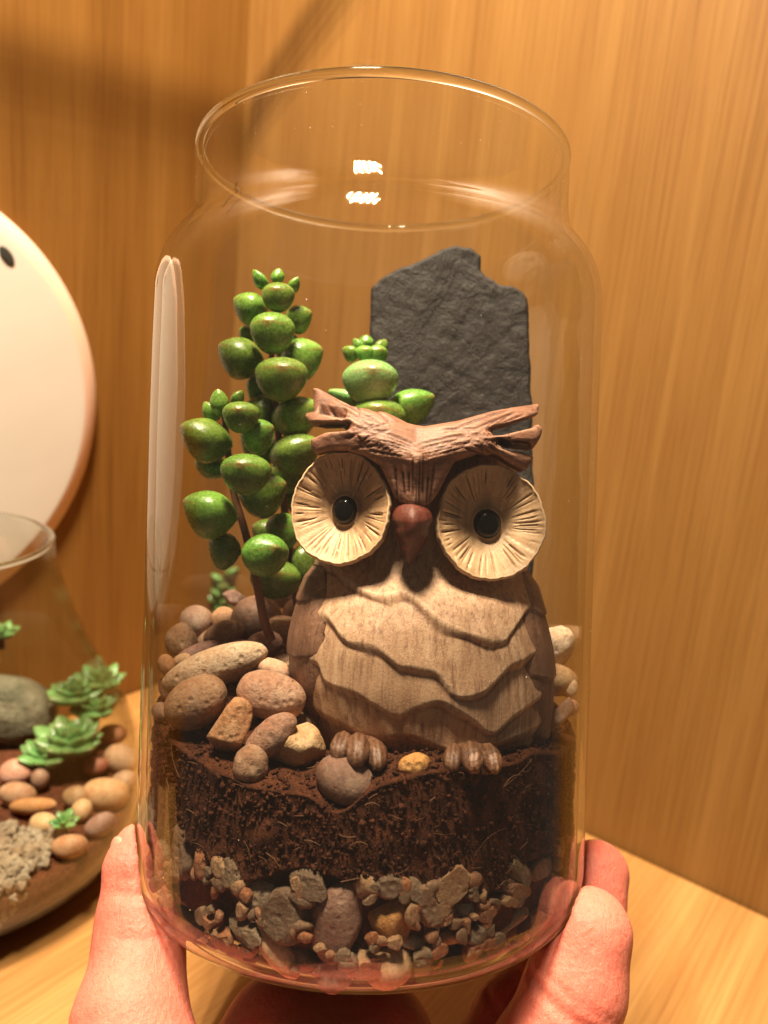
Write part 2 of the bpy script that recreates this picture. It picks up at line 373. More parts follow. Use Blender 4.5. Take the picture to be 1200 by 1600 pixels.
def make_soil():
    RS = 4.70; nt, nr, nh = 260, 44, 40
    th = np.arange(nt)*2*math.pi/nt; rows = []
    rr = np.linspace(.02, RS, nr); top = []
    for r in rr:
        x, y = r*np.cos(th), r*np.sin(th); rows.append(np.stack([x, y, soil_z(x, y)], -1))
    zt = rows[-1][:, 2]; zb = soil_bottom(th)
    for t in np.linspace(0, 1, nh)[1:]:
        z = zt+(zb-zt)*t; P = np.stack([RS*np.cos(th), RS*np.sin(th), z], -1)
        q = RS+.05*Wob(8, 9, 16)(P)-.03
        rows.append(np.stack([q*np.cos(th), q*np.sin(th), z], -1))
    rows.append(np.stack([4.5*np.cos(th), 4.5*np.sin(th), zb-.1], -1)); rows.append(np.stack([4.45*np.cos(th), 4.45*np.sin(th), 0*th-7.75], -1)); rows.append(np.stack([4.05*np.cos(th), 4.05*np.sin(th), 0*th-8.25], -1)); rows.append(np.stack([.1*np.cos(th), .1*np.sin(th), 0*th-8.3], -1))
    V = np.concatenate(rows); F = grid_faces(len(rows), nt, wrap_v=True)
    # crumbs and fibres
    r = np.random.RandomState(5); N = 17000
    iv, fi = ico(1); parts_v = [V]; parts_f = [F[:, [0, 1, 2]], F[:, [0, 2, 3]]]; off = len(V)
    a = r.uniform(0, 2*math.pi, N); kind = r.rand(N) < .5
    R = np.where(kind, 4.66+r.uniform(0, .06, N), np.sqrt(r.rand(N))*4.6)
    x, y = R*np.cos(a), R*np.sin(a); zt = soil_z(x, y); zb = soil_bottom(a)
    z = np.where(kind, zb+(zt-zb)*r.rand(N), zt+r.uniform(-.02, .05, N))
    sz = .014+.042*r.rand(N)**4
    for i in range(N):
        q = iv*sz[i]*r.uniform(.5, 1.5, (1, 3))+r.normal(scale=.42*sz[i], size=iv.shape)
        q = q+[x[i], y[i], z[i]]; rad_ = np.hypot(q[:, 0], q[:, 1]); k = np.minimum(1, 4.76/rad_); q[:, :2] *= k[:, None]
        parts_v.append(q); parts_f.append(fi+off); off += len(iv)
    nf0 = sum(map(len, parts_f))
    for i in range(420):
        on = r.rand() < .6; a = r.uniform(0, 6.283); RR = 4.74 if on else math.sqrt(r.rand())*4.5
        p0 = np.array([RR*math.cos(a), RR*math.sin(a), 0]); zt_ = float(soil_z(np.array([p0[0]]), np.array([p0[1]]))[0])
        p0[2] = (soil_bottom(a)+(zt_-soil_bottom(a))*r.rand()) if on else zt_+.03
        L = r.uniform(.10, .34) if r.rand() < .96 else r.uniform(.5, .9)
        d = np.array([-math.sin(a), math.cos(a), 0])*r.normal()+np.array([0, 0, 1.])*r.normal()*.6+(0 if on else 1)*r.normal(size=3)*.5
        d /= np.linalg.norm(d); s_ = np.cross(d, [math.cos(a), math.sin(a), 0])*r.normal()*.25
        pts = np.array([p0+d*L*t+s_*L*t*t*2 for t in np.linspace(-.5, .5, 6)])
        rr_ = np.hypot(pts[:, 0], pts[:, 1]); pts[:, :2] *= np.minimum(1, 4.77/rr_)[:, None]
        v, f = tube(pts, .004+.005*r.rand(), 3); f = [q for q in f if len(q) == 4]; f = np.array(f)
        parts_v.append(v); parts_f += [f[:, [0, 1, 2]]+off, f[:, [0, 2, 3]]+off]; off += len(v)
    F = np.concatenate(parts_f)
    o = put('potting_soil', np.concatenate(parts_v), F, M['soil'], origin=(0, 0, -6.5), smooth=True)
    o.data.materials.append(M['fibre']); mi = np.zeros(len(F), np.int32); mi[nf0:] = 1
    o.data.polygons.foreach_set('material_index', mi)
    tag(o, 'dark reddish brown coir potting soil layer inside the glass jar', 'soil', kind='stuff')
make_soil()

# ------------------------------------------------------------------ stones
def stone_mesh(seed, kind, dims, n=4):
    V, F = ico(n); V = V.copy(); r = np.random.RandomState(seed)
    if kind in ('angular', 'chip', 'slab'):
        k = 13 if kind != 'chip' else 9
        nn = r.normal(size=(k, 3)); nn /= np.linalg.norm(nn, axis=1)[:, None]; dd = r.uniform(.62, .98, k)
        den = V@nn.T; rr = np.where(den > .05, dd/np.maximum(den, .05), 9); rr = np.minimum(rr.min(1), 1.15)
        V = V*(rr/np.percentile(rr, 80))[:, None]; V += V*(Wob(seed+1, 5)(V)*.03)[:, None]
    else:
        V = np.sign(V)*np.abs(V)**r.uniform(.88, 1.0, 3)
        V = V*(1+.10*Wob(seed, 1.6)(V)+.035*Wob(seed+2, 3.5)(V))[:, None]
    if kind == 'rough': V = V*(1+.08*Wob(seed+3, 3)(V)+.04*Wob(seed+5, 9, 20)(V)+.018*Wob(seed+6, 22, 24)(V))[:, None]
    if kind == 'pitted':
        q = Wob(seed+4, 11, 22)(V); V = V*(1-.03*np.maximum(q-.25, 0)+.008*Wob(seed+7, 25, 24)(V))[:, None]
    return V*np.asarray(dims), F
def rot(V, rx=0, ry=0, rz=0):
    R = np.array((Matrix.Rotation(rz, 3, 'Z')@Matrix.Rotation(ry, 3, 'Y')@Matrix.Rotation(rx, 3, 'X'))); return V@R.T
def stone(px, py, d, rx, ry, tilt, kind, col, label, cat='pebble', group='stones laid on the soil in the jar', seed=None, name='pebble', n=4):
    seed = seed if seed is not None else int(px*7+py*3)
    k = d/FPX; V, F = stone_mesh(seed, kind, (rx*k, min(rx, ry)*k*1.05, ry*k), n)
    V = rot(V, ry=rad(-tilt)-ROLL); c = J(px, py, d); V = V+c
    lim = 4.80; q = np.hypot(V[:, 0], V[:, 1]); over = q > lim; V[over, :2] *= (lim/q[over])[:, None]
    o = put(name, V, F, M['rough_stone' if kind in ('rough', 'pitted', 'angular') else 'stone'], origin=c)
    return tag(o, label, cat, group, color=col)
ST = [
 (306, 972, 20.6, 27, 25, 0, 'smooth', (.30, .21, .17), 'grey brown round pebble at the back left, behind the rough brown one'),
 (349, 968, 20.6, 19, 20, 80, 'smooth', (.42, .25, .15), 'small tan upright pebble left of the dark pebble behind the front stem'),
 (400, 968, 20.3, 41, 38, 10, 'smooth', (.20, .12, .09), 'large dark brown pebble directly behind the reddish plant stem'),
 (368, 935, 21.2, 22, 12, -25, 'slab', (.24, .16, .15), 'thin purplish stone chip poking up behind the dark pebble'),
 (446, 985, 19.9, 21, 36, 80, 'smooth', (.62, .47, .36), 'pale cream pebble tucked against the left wing of the owl'),
 (284, 1006, 19.0, 25, 31, 20, 'rough', (.30, .19, .12), 'rough brown upright pebble beside the left glass wall at the back'),
 (312, 1020, 18.6, 36, 14, 22, 'smooth', (.30, .18, .16), 'long purple brown pebble just above the big pale pebble'),
 (350, 990, 19.4, 32, 19, 20, 'smooth', (.28, .17, .10), 'dark tan flat pebble with a shiny spot in the back shade'),
 (412, 1010, 18.8, 30, 22, 15, 'smooth', (.28, .16, .14), 'purple brown pebble right behind the end of the big pale pebble'),
 (333, 1043, 17.5, 85, 31, 20, 'pitted', (.56, .44, .32), 'big long pale beige pebble, the longest stone in the jar'),
 (305, 1099, 16.7, 50, 39, 25, 'pitted', (.36, .22, .13), 'large brown egg shaped pebble against the left front glass'),
 (428, 1087, 16.4, 55, 36, -18, 'pitted', (.48, .30, .22), 'large pinkish pebble left of the lower belly of the owl'),
 (428, 1047, 17.5, 30, 17, -20, 'smooth', (.55, .36, .26), 'pale pink pebble lying on top of the large pinkish pebble'),
 (447, 1036, 18.3, 18, 14, -30, 'rough', (.50, .36, .27), 'small pale pebble wedged between pink pebble and owl wing'),
 (358, 1138, 16.0, 36, 46, -30, 'angular', (.52, .29, .15), 'orange tan angular stone below the large brown pebble'),
 (420, 1150, 15.6, 48, 26, 42, 'rough', (.38, .22, .16), 'rough reddish brown knobbly stone leaning across the soil'),
 (392, 1196, 15.3, 30, 27, 70, 'rough', (.38, .24, .16), 'rough brown lump at the foot of the knobbly reddish stone'),
 (467, 1160, 15.9, 48, 44, 30, 'angular', (.66, .48, .28), 'pale yellow angular flint left of the owl feet'),
 (540, 1219, 14.98, 50, 37, -18, 'smooth', (.24, .15, .12), 'dark grey brown smooth pebble in front of the left owl foot'),
 (648, 1197, 14.95, 24, 18, 10, 'rough', (.72, .40, .13), 'small bright orange rough stone between the owl feet'),
 (261, 1040, 17.9, 13, 17, 20, 'smooth', (.50, .27, .14), 'small orange pebble against the left glass beside the pale pebble'),
 (285, 1032, 18.2, 15, 10, 20, 'smooth', (.46, .32, .20), 'small tan pebble touching the upper left end of the pale pebble'),
 (254, 1113, 17.6, 14, 18, 60, 'smooth', (.42, .26, .18), 'small reddish pebble squeezed between glass and large brown pebble'),
 (258, 1077, 17.9, 10, 18, 10, 'angular', (.34, .18, .11), 'dark reddish sliver of stone at the left glass under the orange pebble'),
 (869, 1011, 19.4, 26, 33, -30, 'rough', (.72, .62, .50), 'white rough stone at right behind the owl wing'),
 (866, 1062, 18.7, 25, 38, 80, 'smooth', (.46, .32, .18), 'tan smooth pebble between the dark owl wing and right glass'),
 (889, 1074, 18.6, 14, 18, 10, 'smooth', (.80, .66, .50), 'small cream white pebble at the right glass below the rough white stone'),
 (872, 1117, 17.4, 40, 15, 38, 'slab', (.34, .22, .17), 'flat grey pink stone slab leaning up to the right glass'),
 (832, 1144, 17.0, 17, 21, 20, 'angular', (.46, .30, .23), 'small pointed pinkish stone on the soil right of the owl'),
 (893, 1105, 18.2, 12, 12, 0, 'smooth', (.45, .26, .20), 'small pink pebble behind the slab at the right glass'),
 (480, 1128, 16.9, 20, 18, 0, 'smooth', (.36, .24, .18), 'small brown pebble between the flint and the owl body'),
]
for q in ST: stone(*q)
# more stones at the back of the jar: they fill the pile behind the figurine
rs = random.Random(11)
for i, (px, py, d, r1, r2, col, lab) in enumerate([
  (470, 960, 21.5, 30, 26, (.36, .23, .16), 'brown pebble in the shade between plant and slate'),
  (450, 930, 22.3, 28, 22, (.40, .26, .18), 'brown pebble far back below the lowest bright leaf'),
  (330, 1000, 20.2, 22, 18, (.36, .25, .18), 'brown pebble half hidden in the back left heap'),
  (840, 1000, 21.0, 26, 24, (.42, .30, .20), 'tan pebble half hidden behind the right owl wing'),
  (375, 1015, 19.0, 24, 16, (.30, .19, .13), 'dark pebble in the gap above the big pale pebble')]):
    stone(px, py, d, r1, r2, rs.uniform(-30, 40), 'smooth', col, lab)
# drainage layer
def floor_z(r): return np.where(r < 4.07, -8.39, -7.69-np.sqrt(np.maximum(.72**2-np.maximum(r-4.07, 0)**2, 0)))
DR = [
 (432, 1483, 15.0, 50, 20, -50, 'smooth', (.72, .52, .34), 'long cream stone sloping down near the jar bottom, left of middle'),
 (530, 1432, 14.9, 72, 46, 82, 'angular', (.26, .16, .13), 'large pinkish brown pointed stone at the middle of the drainage layer'),
 (606, 1432, 14.9, 48, 36, -25, 'angular', (.55, .28, .08), 'orange stone touching the large pointed stone in the drainage layer'),
 (607, 1505, 14.95, 40, 34, 20, 'smooth', (.58, .40, .24), 'cream round stone at the bottom glass below the orange stone'),
 (645, 1470, 14.9, 16, 30, 70, 'angular', (.40, .35, .30), 'upright grey stone right of the cream round stone'),
 (795, 1440, 16.0, 40, 15, 30, 'angular', (.46, .34, .28), 'long pale grey stone rising to the right in the drainage layer'),
 (850, 1400, 17.0, 34, 44, 35, 'rough', (.34, .20, .17), 'large reddish stone at the lower right glass above the finger'),
 (720, 1420, 15.3, 24, 26, 0, 'rough', (.38, .33, .28), 'round grey lump right of the middle in the drainage layer'),
 (770, 1378, 15.6, 32, 14, 0, 'angular', (.30, .19, .14), 'brown flat stone at the top of the drainage layer, right side'),
 (700, 1462, 15.1, 24, 12, 5, 'smooth', (.50, .27, .14), 'small orange brown flat stone under the round grey lump'),
 (672, 1440, 15.1, 18, 20, 20, 'angular', (.40, .28, .22), 'squarish pink grey stone beside the upright grey stone'),
 (420, 1390, 15.4, 46, 38, 10, 'rough', (.30, .24, .18), 'large grey brown crumbly stone under the soil, left of middle'),
 (300, 1400, 16.8, 18, 42, 80, 'rough', (.38, .24, .16), 'tall reddish stone against the lower left glass'),
 (355, 1408, 15.9, 28, 24, 0, 'rough', (.40, .28, .20), 'pinkish brown stone between the tall reddish and the crumbly stone'),
 (300, 1448, 16.6, 28, 22, -10, 'smooth', (.40, .27, .14), 'tan flat stone low in the left corner of the jar'),
 (360, 1440, 15.8, 22, 18, 20, 'angular', (.36, .29, .22), 'small grey stone above the left end of the long cream stone'),
 (520, 1520, 14.9, 30, 28, 0, 'rough', (.36, .25, .20), 'pinkish lump at the bottom glass left of the cream round stone'),
 (480, 1500, 15.0, 18, 30, 70, 'angular', (.34, .20, .13), 'dark reddish stone right of the long cream stone'),
 (570, 1345, 14.8, 20, 16, 20, 'rough', (.36, .27, .2), 'grey brown stone above the orange stone at the soil edge'),
 (560, 1490, 14.9, 24, 24, 0, 'angular', (.30, .22, .18), 'brown stone under the large pointed stone'),
]
DR = [q[:7]+(tuple(1.0*v for v in q[7]),)+q[8:] for q in DR]
for q in DR: stone(*q, cat='stone', group='stones in the drainage layer of the jar', name='drainage_stone', n=3)
r = np.random.RandomState(21); placed = [(q[0], q[1], max(q[3], q[4])*.75) for q in DR]; cnt = 0
for _ in range(22000):
    if cnt >= 299: break
    th = rad(r.uniform(185, 355)); z = r.uniform(-8.34, -6.5); sz = [r.uniform(.12, .22), r.uniform(.22, .42), r.uniform(.32, .56)][r.choice(3, p=[.45, .35, .2])]
    rm = (4.78 if z > -7.7 else 4.07+math.sqrt(max(.73**2-(z+7.7)**2, 0)))-sz*.55; p = np.array([math.cos(th)*rm, math.sin(th)*rm, z])
    pc = JO+p[0]*JX+p[1]*JY+p[2]*JZ; X = 600+FPX*pc[0]/pc[1]; Y = 800-FPX*pc[2]/pc[1]; pr = sz*FPX/pc[1]
    if any((X-a)**2+(Y-b)**2 < (c+pr*.24)**2 for a, b, c in placed): continue
    placed.append((X, Y, pr*.6)); cnt += 1
    V, F = stone_mesh(100+cnt, 'chip' if r.rand() < .88 else 'rough', sz*r.uniform(.55, 1.3, 3), 2 if sz < .22 else 3); flat = r.rand() < .6
    V = rot(V, *r.uniform(0, 6, 3))+p; q = np.hypot(V[:, 0], V[:, 1]); ov = q > 4.78; V[ov, :2] *= (4.78/q[ov])[:, None]
    V[:, 2] = np.maximum(V[:, 2], floor_z(np.hypot(V[:, 0], V[:, 1])))
    c = [(.22, .14, .085), (.19, .14, .09), (.30, .15, .08), (.15, .105, .07), (.36, .23, .13), (.32, .13, .055)][r.randint(6)]
    o = put('gravel_chip', V, F, M['rough_stone'], origin=p, smooth=not flat)
    tag(o, 'small dull crushed stone chip packed low in the jar among the larger drainage stones', 'stone chip', 'small chips in the drainage layer of the jar', color=c)
# ------------------------------------------------------------------ carved owl figurine
OC = np.array([1.12, -1.3, -4.9])
owl = empty('owl_figurine', OC)
tag(owl, 'carved wooden owl figurine with huge round eyes standing among pebbles', 'owl figurine')
def owl_body():
    D = 17.9
    rows = [(1212, 560, 780), (1200, 532, 806), (1180, 512, 825), (1150, 496, 840), (1100, 479, 849), (1050, 464, 852), (1000, 461, 850), (955, 470, 841), (915, 484, 830), (890, 491, 823),
            (860, 494, 820), (800, 496, 818), (740, 504, 808), (705, 520, 792), (692, 535, 775)]
    tab = []
    for Y, a, b in rows:
        A = J(a, Y, D); B = J(b, Y, D); tab.append(((A[2]+B[2])/2, (A[0]+B[0])/2, (B[0]-A[0])/2))
    tab = np.array(tab)
    nz, nt = 300, 320
    z = np.linspace(tab[0, 0], tab[-1, 0], nz); cx = np.interp(z, tab[:, 0], tab[:, 1]); rx = np.interp(z, tab[:, 0], tab[:, 2])
    ker = np.ones(17)/17; sm = lambda a: np.convolve(np.pad(a, 8, 'edge'), ker, 'valid'); cx, rx = sm(cx), sm(rx)
    ry = sm(rx*np.interp(z, [-5, -3.5, -2.2, -1.65, -1.35, -1.0, -.6, .3, 1.8], [.82, .87, .86, .81, .70, .60, .56, .52, .48]))
    th = np.arange(nt)*2*math.pi/nt; ct, st = np.cos(th), np.sin(th); p = 2/2.3
    X = cx[:, None]+rx[:, None]*np.sign(ct)*np.abs(ct)**p; Y = OC[1]+ry[:, None]*np.sign(st)*np.abs(st)**p; Z = np.repeat(z[:, None], nt, 1)
    T = [[(470, 890), (520, 893), (563, 922), (600, 928), (632, 925), (655, 940), (690, 968), (735, 985), (782, 998), (800, 985), (830, 955), (870, 955)],
         [(450, 975), (500, 962), (516, 970), (545, 1001), (587, 1003), (624, 1033), (640, 1035), (678, 1043), (707, 1077), (749, 1072), (768, 1060), (800, 1035), (870, 1020)],
         [(450, 1040), (495, 1039), (512, 1068), (557, 1077), (587, 1094), (622, 1112), (655, 1098), (690, 1088), (730, 1112), (765, 1142), (800, 1118), (870, 1090)],
         [(450, 1105), (520, 1128), (580, 1148), (640, 1146), (700, 1166), (780, 1160), (870, 1140)]]
    lw = Wob(31, 5, 8); off = np.zeros_like(X); front = np.clip((-st-.18)*2.2, 0, 1)[None, :]
    jag = (lw(np.stack([X, Y*0, Z*0], -1).reshape(-1, 3))*.03).reshape(X.shape)
    sst = lambda v: v*v*(3-2*v)
    jl = Wob(36, 1.6, 8)(np.stack([X, Y*0, Z*.6], -1).reshape(-1, 3)).reshape(X.shape)
    for k, pl in enumerate(T):
        q = smooth_path([J(a, b, 15.75) for a, b in pl], 80); zk = np.interp(X, q[:, 0], q[:, 2])+jag
        t = Z-zk; D_ = .95
        up = np.where(t >= 0, np.clip(1-t/D_, 0, 1)**1.6, sst(np.clip(1+t/.32, 0, 1)))
        off = np.maximum(off, up*(.22, .20, .17, .14)[k]*(.75+.5*np.clip(jl, -.6, .8)))
        fac = np.abs(((X*1.05+k*.37) % 1)-.5)                    # vertical facets of each feather row
        off += np.where((t < 0) & (t > -1.0), -.20*fac*np.clip(-t/.2, 0, 1), 0)*.8
    P = np.stack([X*1, Y, Z*.06], -1).reshape(-1, 3)
    gr = (Wob(33, 13, 24)(P)*.022+Wob(34, 30, 30)(P)*.016).reshape(X.shape)
    n = np.stack([X-cx[:, None], (Y-OC[1])*1.3, 0*Z], -1); n /= np.linalg.norm(n, axis=-1)[..., None]
    PR = np.stack([X, Y, Z], -1); big = (Wob(37, 1.3, 10)(PR.reshape(-1, 3))*.05).reshape(X.shape)
    V = PR+n*(off*front+gr+big)[..., None]
    owl_body.grid = (PR, n, nt)
    V = V.reshape(-1, 3); F = grid_faces(nz, nt, wrap_v=True)[:, ::-1]
    top = [V[-nt:]*(1, 1, 1)]; F = [F]
    rings = [V]
    for s_, dz in ((.8, .12), (.5, .2), (.02, .23)):
        q = V[-nt:].copy(); c = q.mean(0); q = c+(q-c)*s_; q[:, 2] += dz; rings.append(q)
    bot = V[:nt].copy(); c = bot.mean(0); bot = c+(bot-c)*.02
    V = np.concatenate([bot]+rings); F = grid_faces(nz+4, nt, wrap_v=True)[:, ::-1]
    return V, F
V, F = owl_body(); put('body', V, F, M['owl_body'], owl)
def rays_groove(V, N, segs, w, dep):
    """pushes V in along -N near each carved line (segments in x, z)"""
    d = np.zeros(len(V))
    for (a, b) in segs:
        a = np.asarray(a, float); b = np.asarray(b, float); e = b-a
        wx, wz_ = V[:, 0]-a[0], V[:, 2]-a[1]; t = np.clip((wx*e[0]+wz_*e[1])/(e@e), 0, 1)
        q = np.hypot(wx-e[0]*t, wz_-e[1]*t); d = np.maximum(d, np.clip(1-q/w, 0, 1)*np.clip(np.minimum(t, 1-t)*8+.15, 0, 1))
    return V-N*(d*dep)[:, None]
DB = 15.85
jz = lambda X, Y, d=DB: J(X, Y, d)[[0, 2]]
BROW = [(487, 600), (497, 601), (520, 614), (550, 633), (604, 643), (638, 658), (665, 662), (715, 656), (765, 642), (803, 633), (840, 627), (851, 625), (852, 631), (848, 645),
        (800, 664), (767, 673), (785, 673), (815, 667), (845, 661), (853, 668), (848, 682), (835, 703), (800, 700), (776, 689), (790, 700), (815, 706), (836, 713), (834, 722), (822, 737), (800, 726), (775, 712), (745, 711), (712, 722), (698, 745), (684, 772), (668, 792), (640, 796),
        (618, 780), (602, 744), (596, 728), (573, 713), (545, 704), (520, 704), (496, 710), (488, 700), (487, 686), (512, 676), (546, 666), (505, 667), (484, 661), (476, 650), (478, 643), (490, 640), (488, 620)]
def brow():
    poly = np.array([jz(*q) for q in BROW]); xc = jz(652, 700)[0]; kx_ = 1+.020*np.abs(poly[:, 0]-xc); poly[:, 0] = xc+(poly[:, 0]-xc)*kx_; poly[:, 1] *= kx_; lo2, hi2 = poly.min(0), poly.max(0)
    armL = [jz(648, 706), jz(600, 676), (jz(545, 655)), jz(492, 652)]; armR = [jz(652, 706), jz(705, 684), jz(770, 672), jz(846, 662)]; nose = [jz(650, 715), jz(650, 790)]
    ax_ = [q[0] for q in armL[::-1]]+[q[0] for q in armR]; az_ = [q[1] for q in armL[::-1]]+[q[1] for q in armR]
    def seg2(px, pz, pl):
        d = np.full(px.shape, 1e9)
        for a, b in zip(pl, pl[1:]):
            e = b-a; t = np.clip(((px-a[0])*e[0]+(pz-a[1])*e[1])/(e@e), 0, 1); d = np.minimum(d, np.hypot(px-a[0]-e[0]*t, pz-a[1]-e[1]*t))
        return d
    def f(X, Y, Z):
        d2 = poly_sdf(X[:, 0, :].astype(float), Z[:, 0, :].astype(float), poly)[:, None, :]
        dx = np.abs(X-xc); X2, Z2 = X[:, 0, :].astype(float), Z[:, 0, :].astype(float)
        rd = np.minimum(seg2(X2, Z2, armL), seg2(X2, Z2, armR))
        ridge = (.14*np.exp(-(rd/.34)**2)+.14*np.exp(-(seg2(X2, Z2, nose)/.22)**2))[:, None, :]
        yc = -2.86+.085*dx**2+.10*np.maximum(dx-1.2, 0)-.55*np.clip(np.interp(X2, ax_, az_)[:, None, :]-Z+.05, -.55, .28)*np.clip(1-(jz(652, 712)[1]-Z)/1.15, 0, 1)
        th_ = .54-.06*dx+ridge
        dy = np.abs(Y-yc-.12)-th_
        r_ = .13; a = d2+r_; b = dy+r_
        return np.minimum(np.maximum(a, b), 0)+np.sqrt(np.maximum(a, 0)**2+np.maximum(b, 0)**2)-r_
    V, F = surfnet(f, (lo2[0]-.12, -4.1, lo2[1]-.12), (hi2[0]+.12, -1.2, hi2[1]+.12), .03)
    dx = V[:, 0]-xc
    N = vnormals(V, F)
    # ridge of the brow arch and hollow of the bridge
    arch = np.zeros(len(V))
    segs = []; r = np.random.RandomState(4)
    ctr = [(640, 735), (662, 735)]
    for tip in ((505, 615), (500, 650), (505, 690)):
        for q in np.linspace(-1, 1, 6):
            a = (tip[0]+r.uniform(0, 60), tip[1]+q*9+r.uniform(0, 6)); b = (570+q*6+r.uniform(-10, 50), 672+q*14+r.uniform(-4, 10)); segs.append((jz(*a), jz(*b)))
    for tip in ((838, 637), (838, 674), (820, 712)):
        for q in np.linspace(-1, 1, 6):
            a = (tip[0]-r.uniform(0, 60), tip[1]+q*8); b = (735+q*6+r.uniform(-50, 10), 680+q*12+r.uniform(-4, 8)); segs.append((jz(*a), jz(*b)))
    for i in range(9):
        x = 620+i*7.5+r.uniform(-3, 3); y0_ = 700+r.uniform(0, 50); segs.append((jz(x, y0_), jz(x+(4-i)*1.5+r.uniform(-3, 3), y0_+r.uniform(30, 75))))
    for i in range(8):
        segs.append((jz(645+r.uniform(-6, 6), 690+i*4), jz(585+r.uniform(-20, 10), 668+i*5))); segs.append((jz(655+r.uniform(-6, 6), 690+i*4), jz(715+r.uniform(-10, 20), 676+i*4)))
    fr = np.clip(-N[:, 1]*1.5+np.abs(N[:, 2])*.8, 0, 1)[:, None]
    V = rays_groove(V, N*fr, segs, .034, .034)
    # deep clefts between the ear feathers
    cl = [(jz(770, 673), jz(846, 652)), (jz(778, 690), jz(842, 694)), (jz(545, 664), jz(484, 662)), (jz(541, 644), jz(490, 630))]
    V = rays_groove(V, N*fr, cl, .12, .15)
    lines = [(jz(652, 690), jz(560, 645)), (jz(652, 690), jz(740, 665)), (jz(650, 700), jz(650, 780))]
    V = V+N*(Wob(41, 3, 12)(V)*.022+Wob(42, 11, 20)(V)*.006)[:, None]
    return V, F
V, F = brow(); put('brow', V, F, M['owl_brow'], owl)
def disc(cx, cy, rpx, d, yaw, pitch, seed, asp=1.0):
    R = rpx*d/FPX; nt, nr = 300, 46; r = np.random.RandomState(seed); th = np.arange(nt)*2*math.pi/nt
    Rt = R*(1+.012*np.sin(3*th+seed)+.010*np.sin(7*th+2*seed)+.006*np.sin(19*th)+.004*np.sin(41*th))
    GR = []
    for i in range(80):
        c = r.uniform(0, 6.283); wd = r.uniform(.010, .036); dp = r.uniform(.2, .8)*(1.7 if r.rand() < .12 else .75)
        dd = np.abs((th-c+math.pi) % (2*math.pi)-math.pi); GR.append((dp*np.clip(1-dd/wd, 0, 1), r.uniform(.36, .8), r.uniform(.86, 1.1)))
    fac = .5*np.abs(((th*13/6.283+.6*np.sin(th*3+seed)) % 1)-.5)
    rows = []
    for rho, y in ((.03, .50), (.8, .46), (.93, .34), (1.0, .22), (1.012, .11), (.995, .035), (.965, .0)):       # back, edge
        rows.append((rho, y, .10 if rho > .9 else 0))
    for t in np.linspace(0, 1, nr)[1:]:
        rho = .965-(.965-.335)*t; rows.append((rho, .02+.36*t**1.05, min(1, t*5)*min(1, (1-t)*8)))
    for rho, y in ((.32, .385), (.30, .385), (.285, .38), (.27, .375), (.255, .37), (.24, .37), (.02, .37)): rows.append((rho, y, .0))
    A = []
    for rho, y, g in rows:
        gro = np.zeros(nt)
        if g:
            for gv, r0_, r1_ in GR: gro = np.maximum(gro, gv*np.clip((rho-r0_)*9, 0, 1)*np.clip((r1_-rho)*12+.2, 0, 1))
        rr = (Rt if rho > .5 else R)*rho; yy = y+g*(gro*.085+fac*.035); A.append(np.stack([rr*np.cos(th), 0*th+yy, rr*np.sin(th)], -1))
    V = np.concatenate(A); V = V+np.stack([Wob(seed+11, 7, 18)(V)*.012, Wob(seed+9, 6, 18)(V)*.016+Wob(seed+10, 2.2, 10)(V)*.02, Wob(seed+12, 7, 18)(V)*.012], -1); V[:, 0] *= asp
    c = J(cx, cy, d)
    F = grid_faces(len(rows), nt, wrap_v=True)
    V = rot(V, rx=rad(pitch), rz=rad(yaw), ry=-ROLL)+c
    o = put('eye_disc', V, F[:, ::-1], M['owl_disc'], owl)
    iv, fi = ico(4); P = iv*np.array([.258*asp, .17, .258])*R+np.array([0, .38, 0]); P = rot(P, rx=rad(pitch), rz=rad(yaw), ry=-ROLL)+c
    put('pupil', P, fi, M['pupil'], o)
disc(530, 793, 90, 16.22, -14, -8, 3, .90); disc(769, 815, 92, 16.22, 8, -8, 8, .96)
def beak():
    n, m = 60, 48; t = np.linspace(.004, .996, n); a = np.arange(m)*2*math.pi/m
    r = .40*np.sin(math.pi*t**.60)**.62*np.where(t > .3, 1-.55*(t-.3), 1)
    pw_ = lambda v: np.sign(v)*np.abs(v)**1.35
    X = r[:, None]*pw_(np.cos(a))[None]; Y = r[:, None]*pw_(np.sin(a))[None]*np.where(np.sin(a) < 0, 1.2, .9)[None]-.16*np.sin(math.pi*t)[:, None]**1.5+.10*t[:, None]; Z = np.repeat((.58-1.20*t)[:, None], m, 1)
    V = np.stack([X, Y, Z], -1).reshape(-1, 3); q = V*np.array([1, 1, .25])
    V[:, :2] *= (1+.06*Wob(50, 9, 16)(q)+.03*Wob(51, 22, 20)(q))[:, None]
    V[:, 0] *= 1-.12*np.exp(-((V[:, 2]-.12)/.10)**2)
    return V+J(643, 832, 16.05), grid_faces(n, m, wrap_v=True)
V, F = beak(); put('beak', V, F, M['owl_beak'], owl)
PR, NN, NTH = owl_body.grid
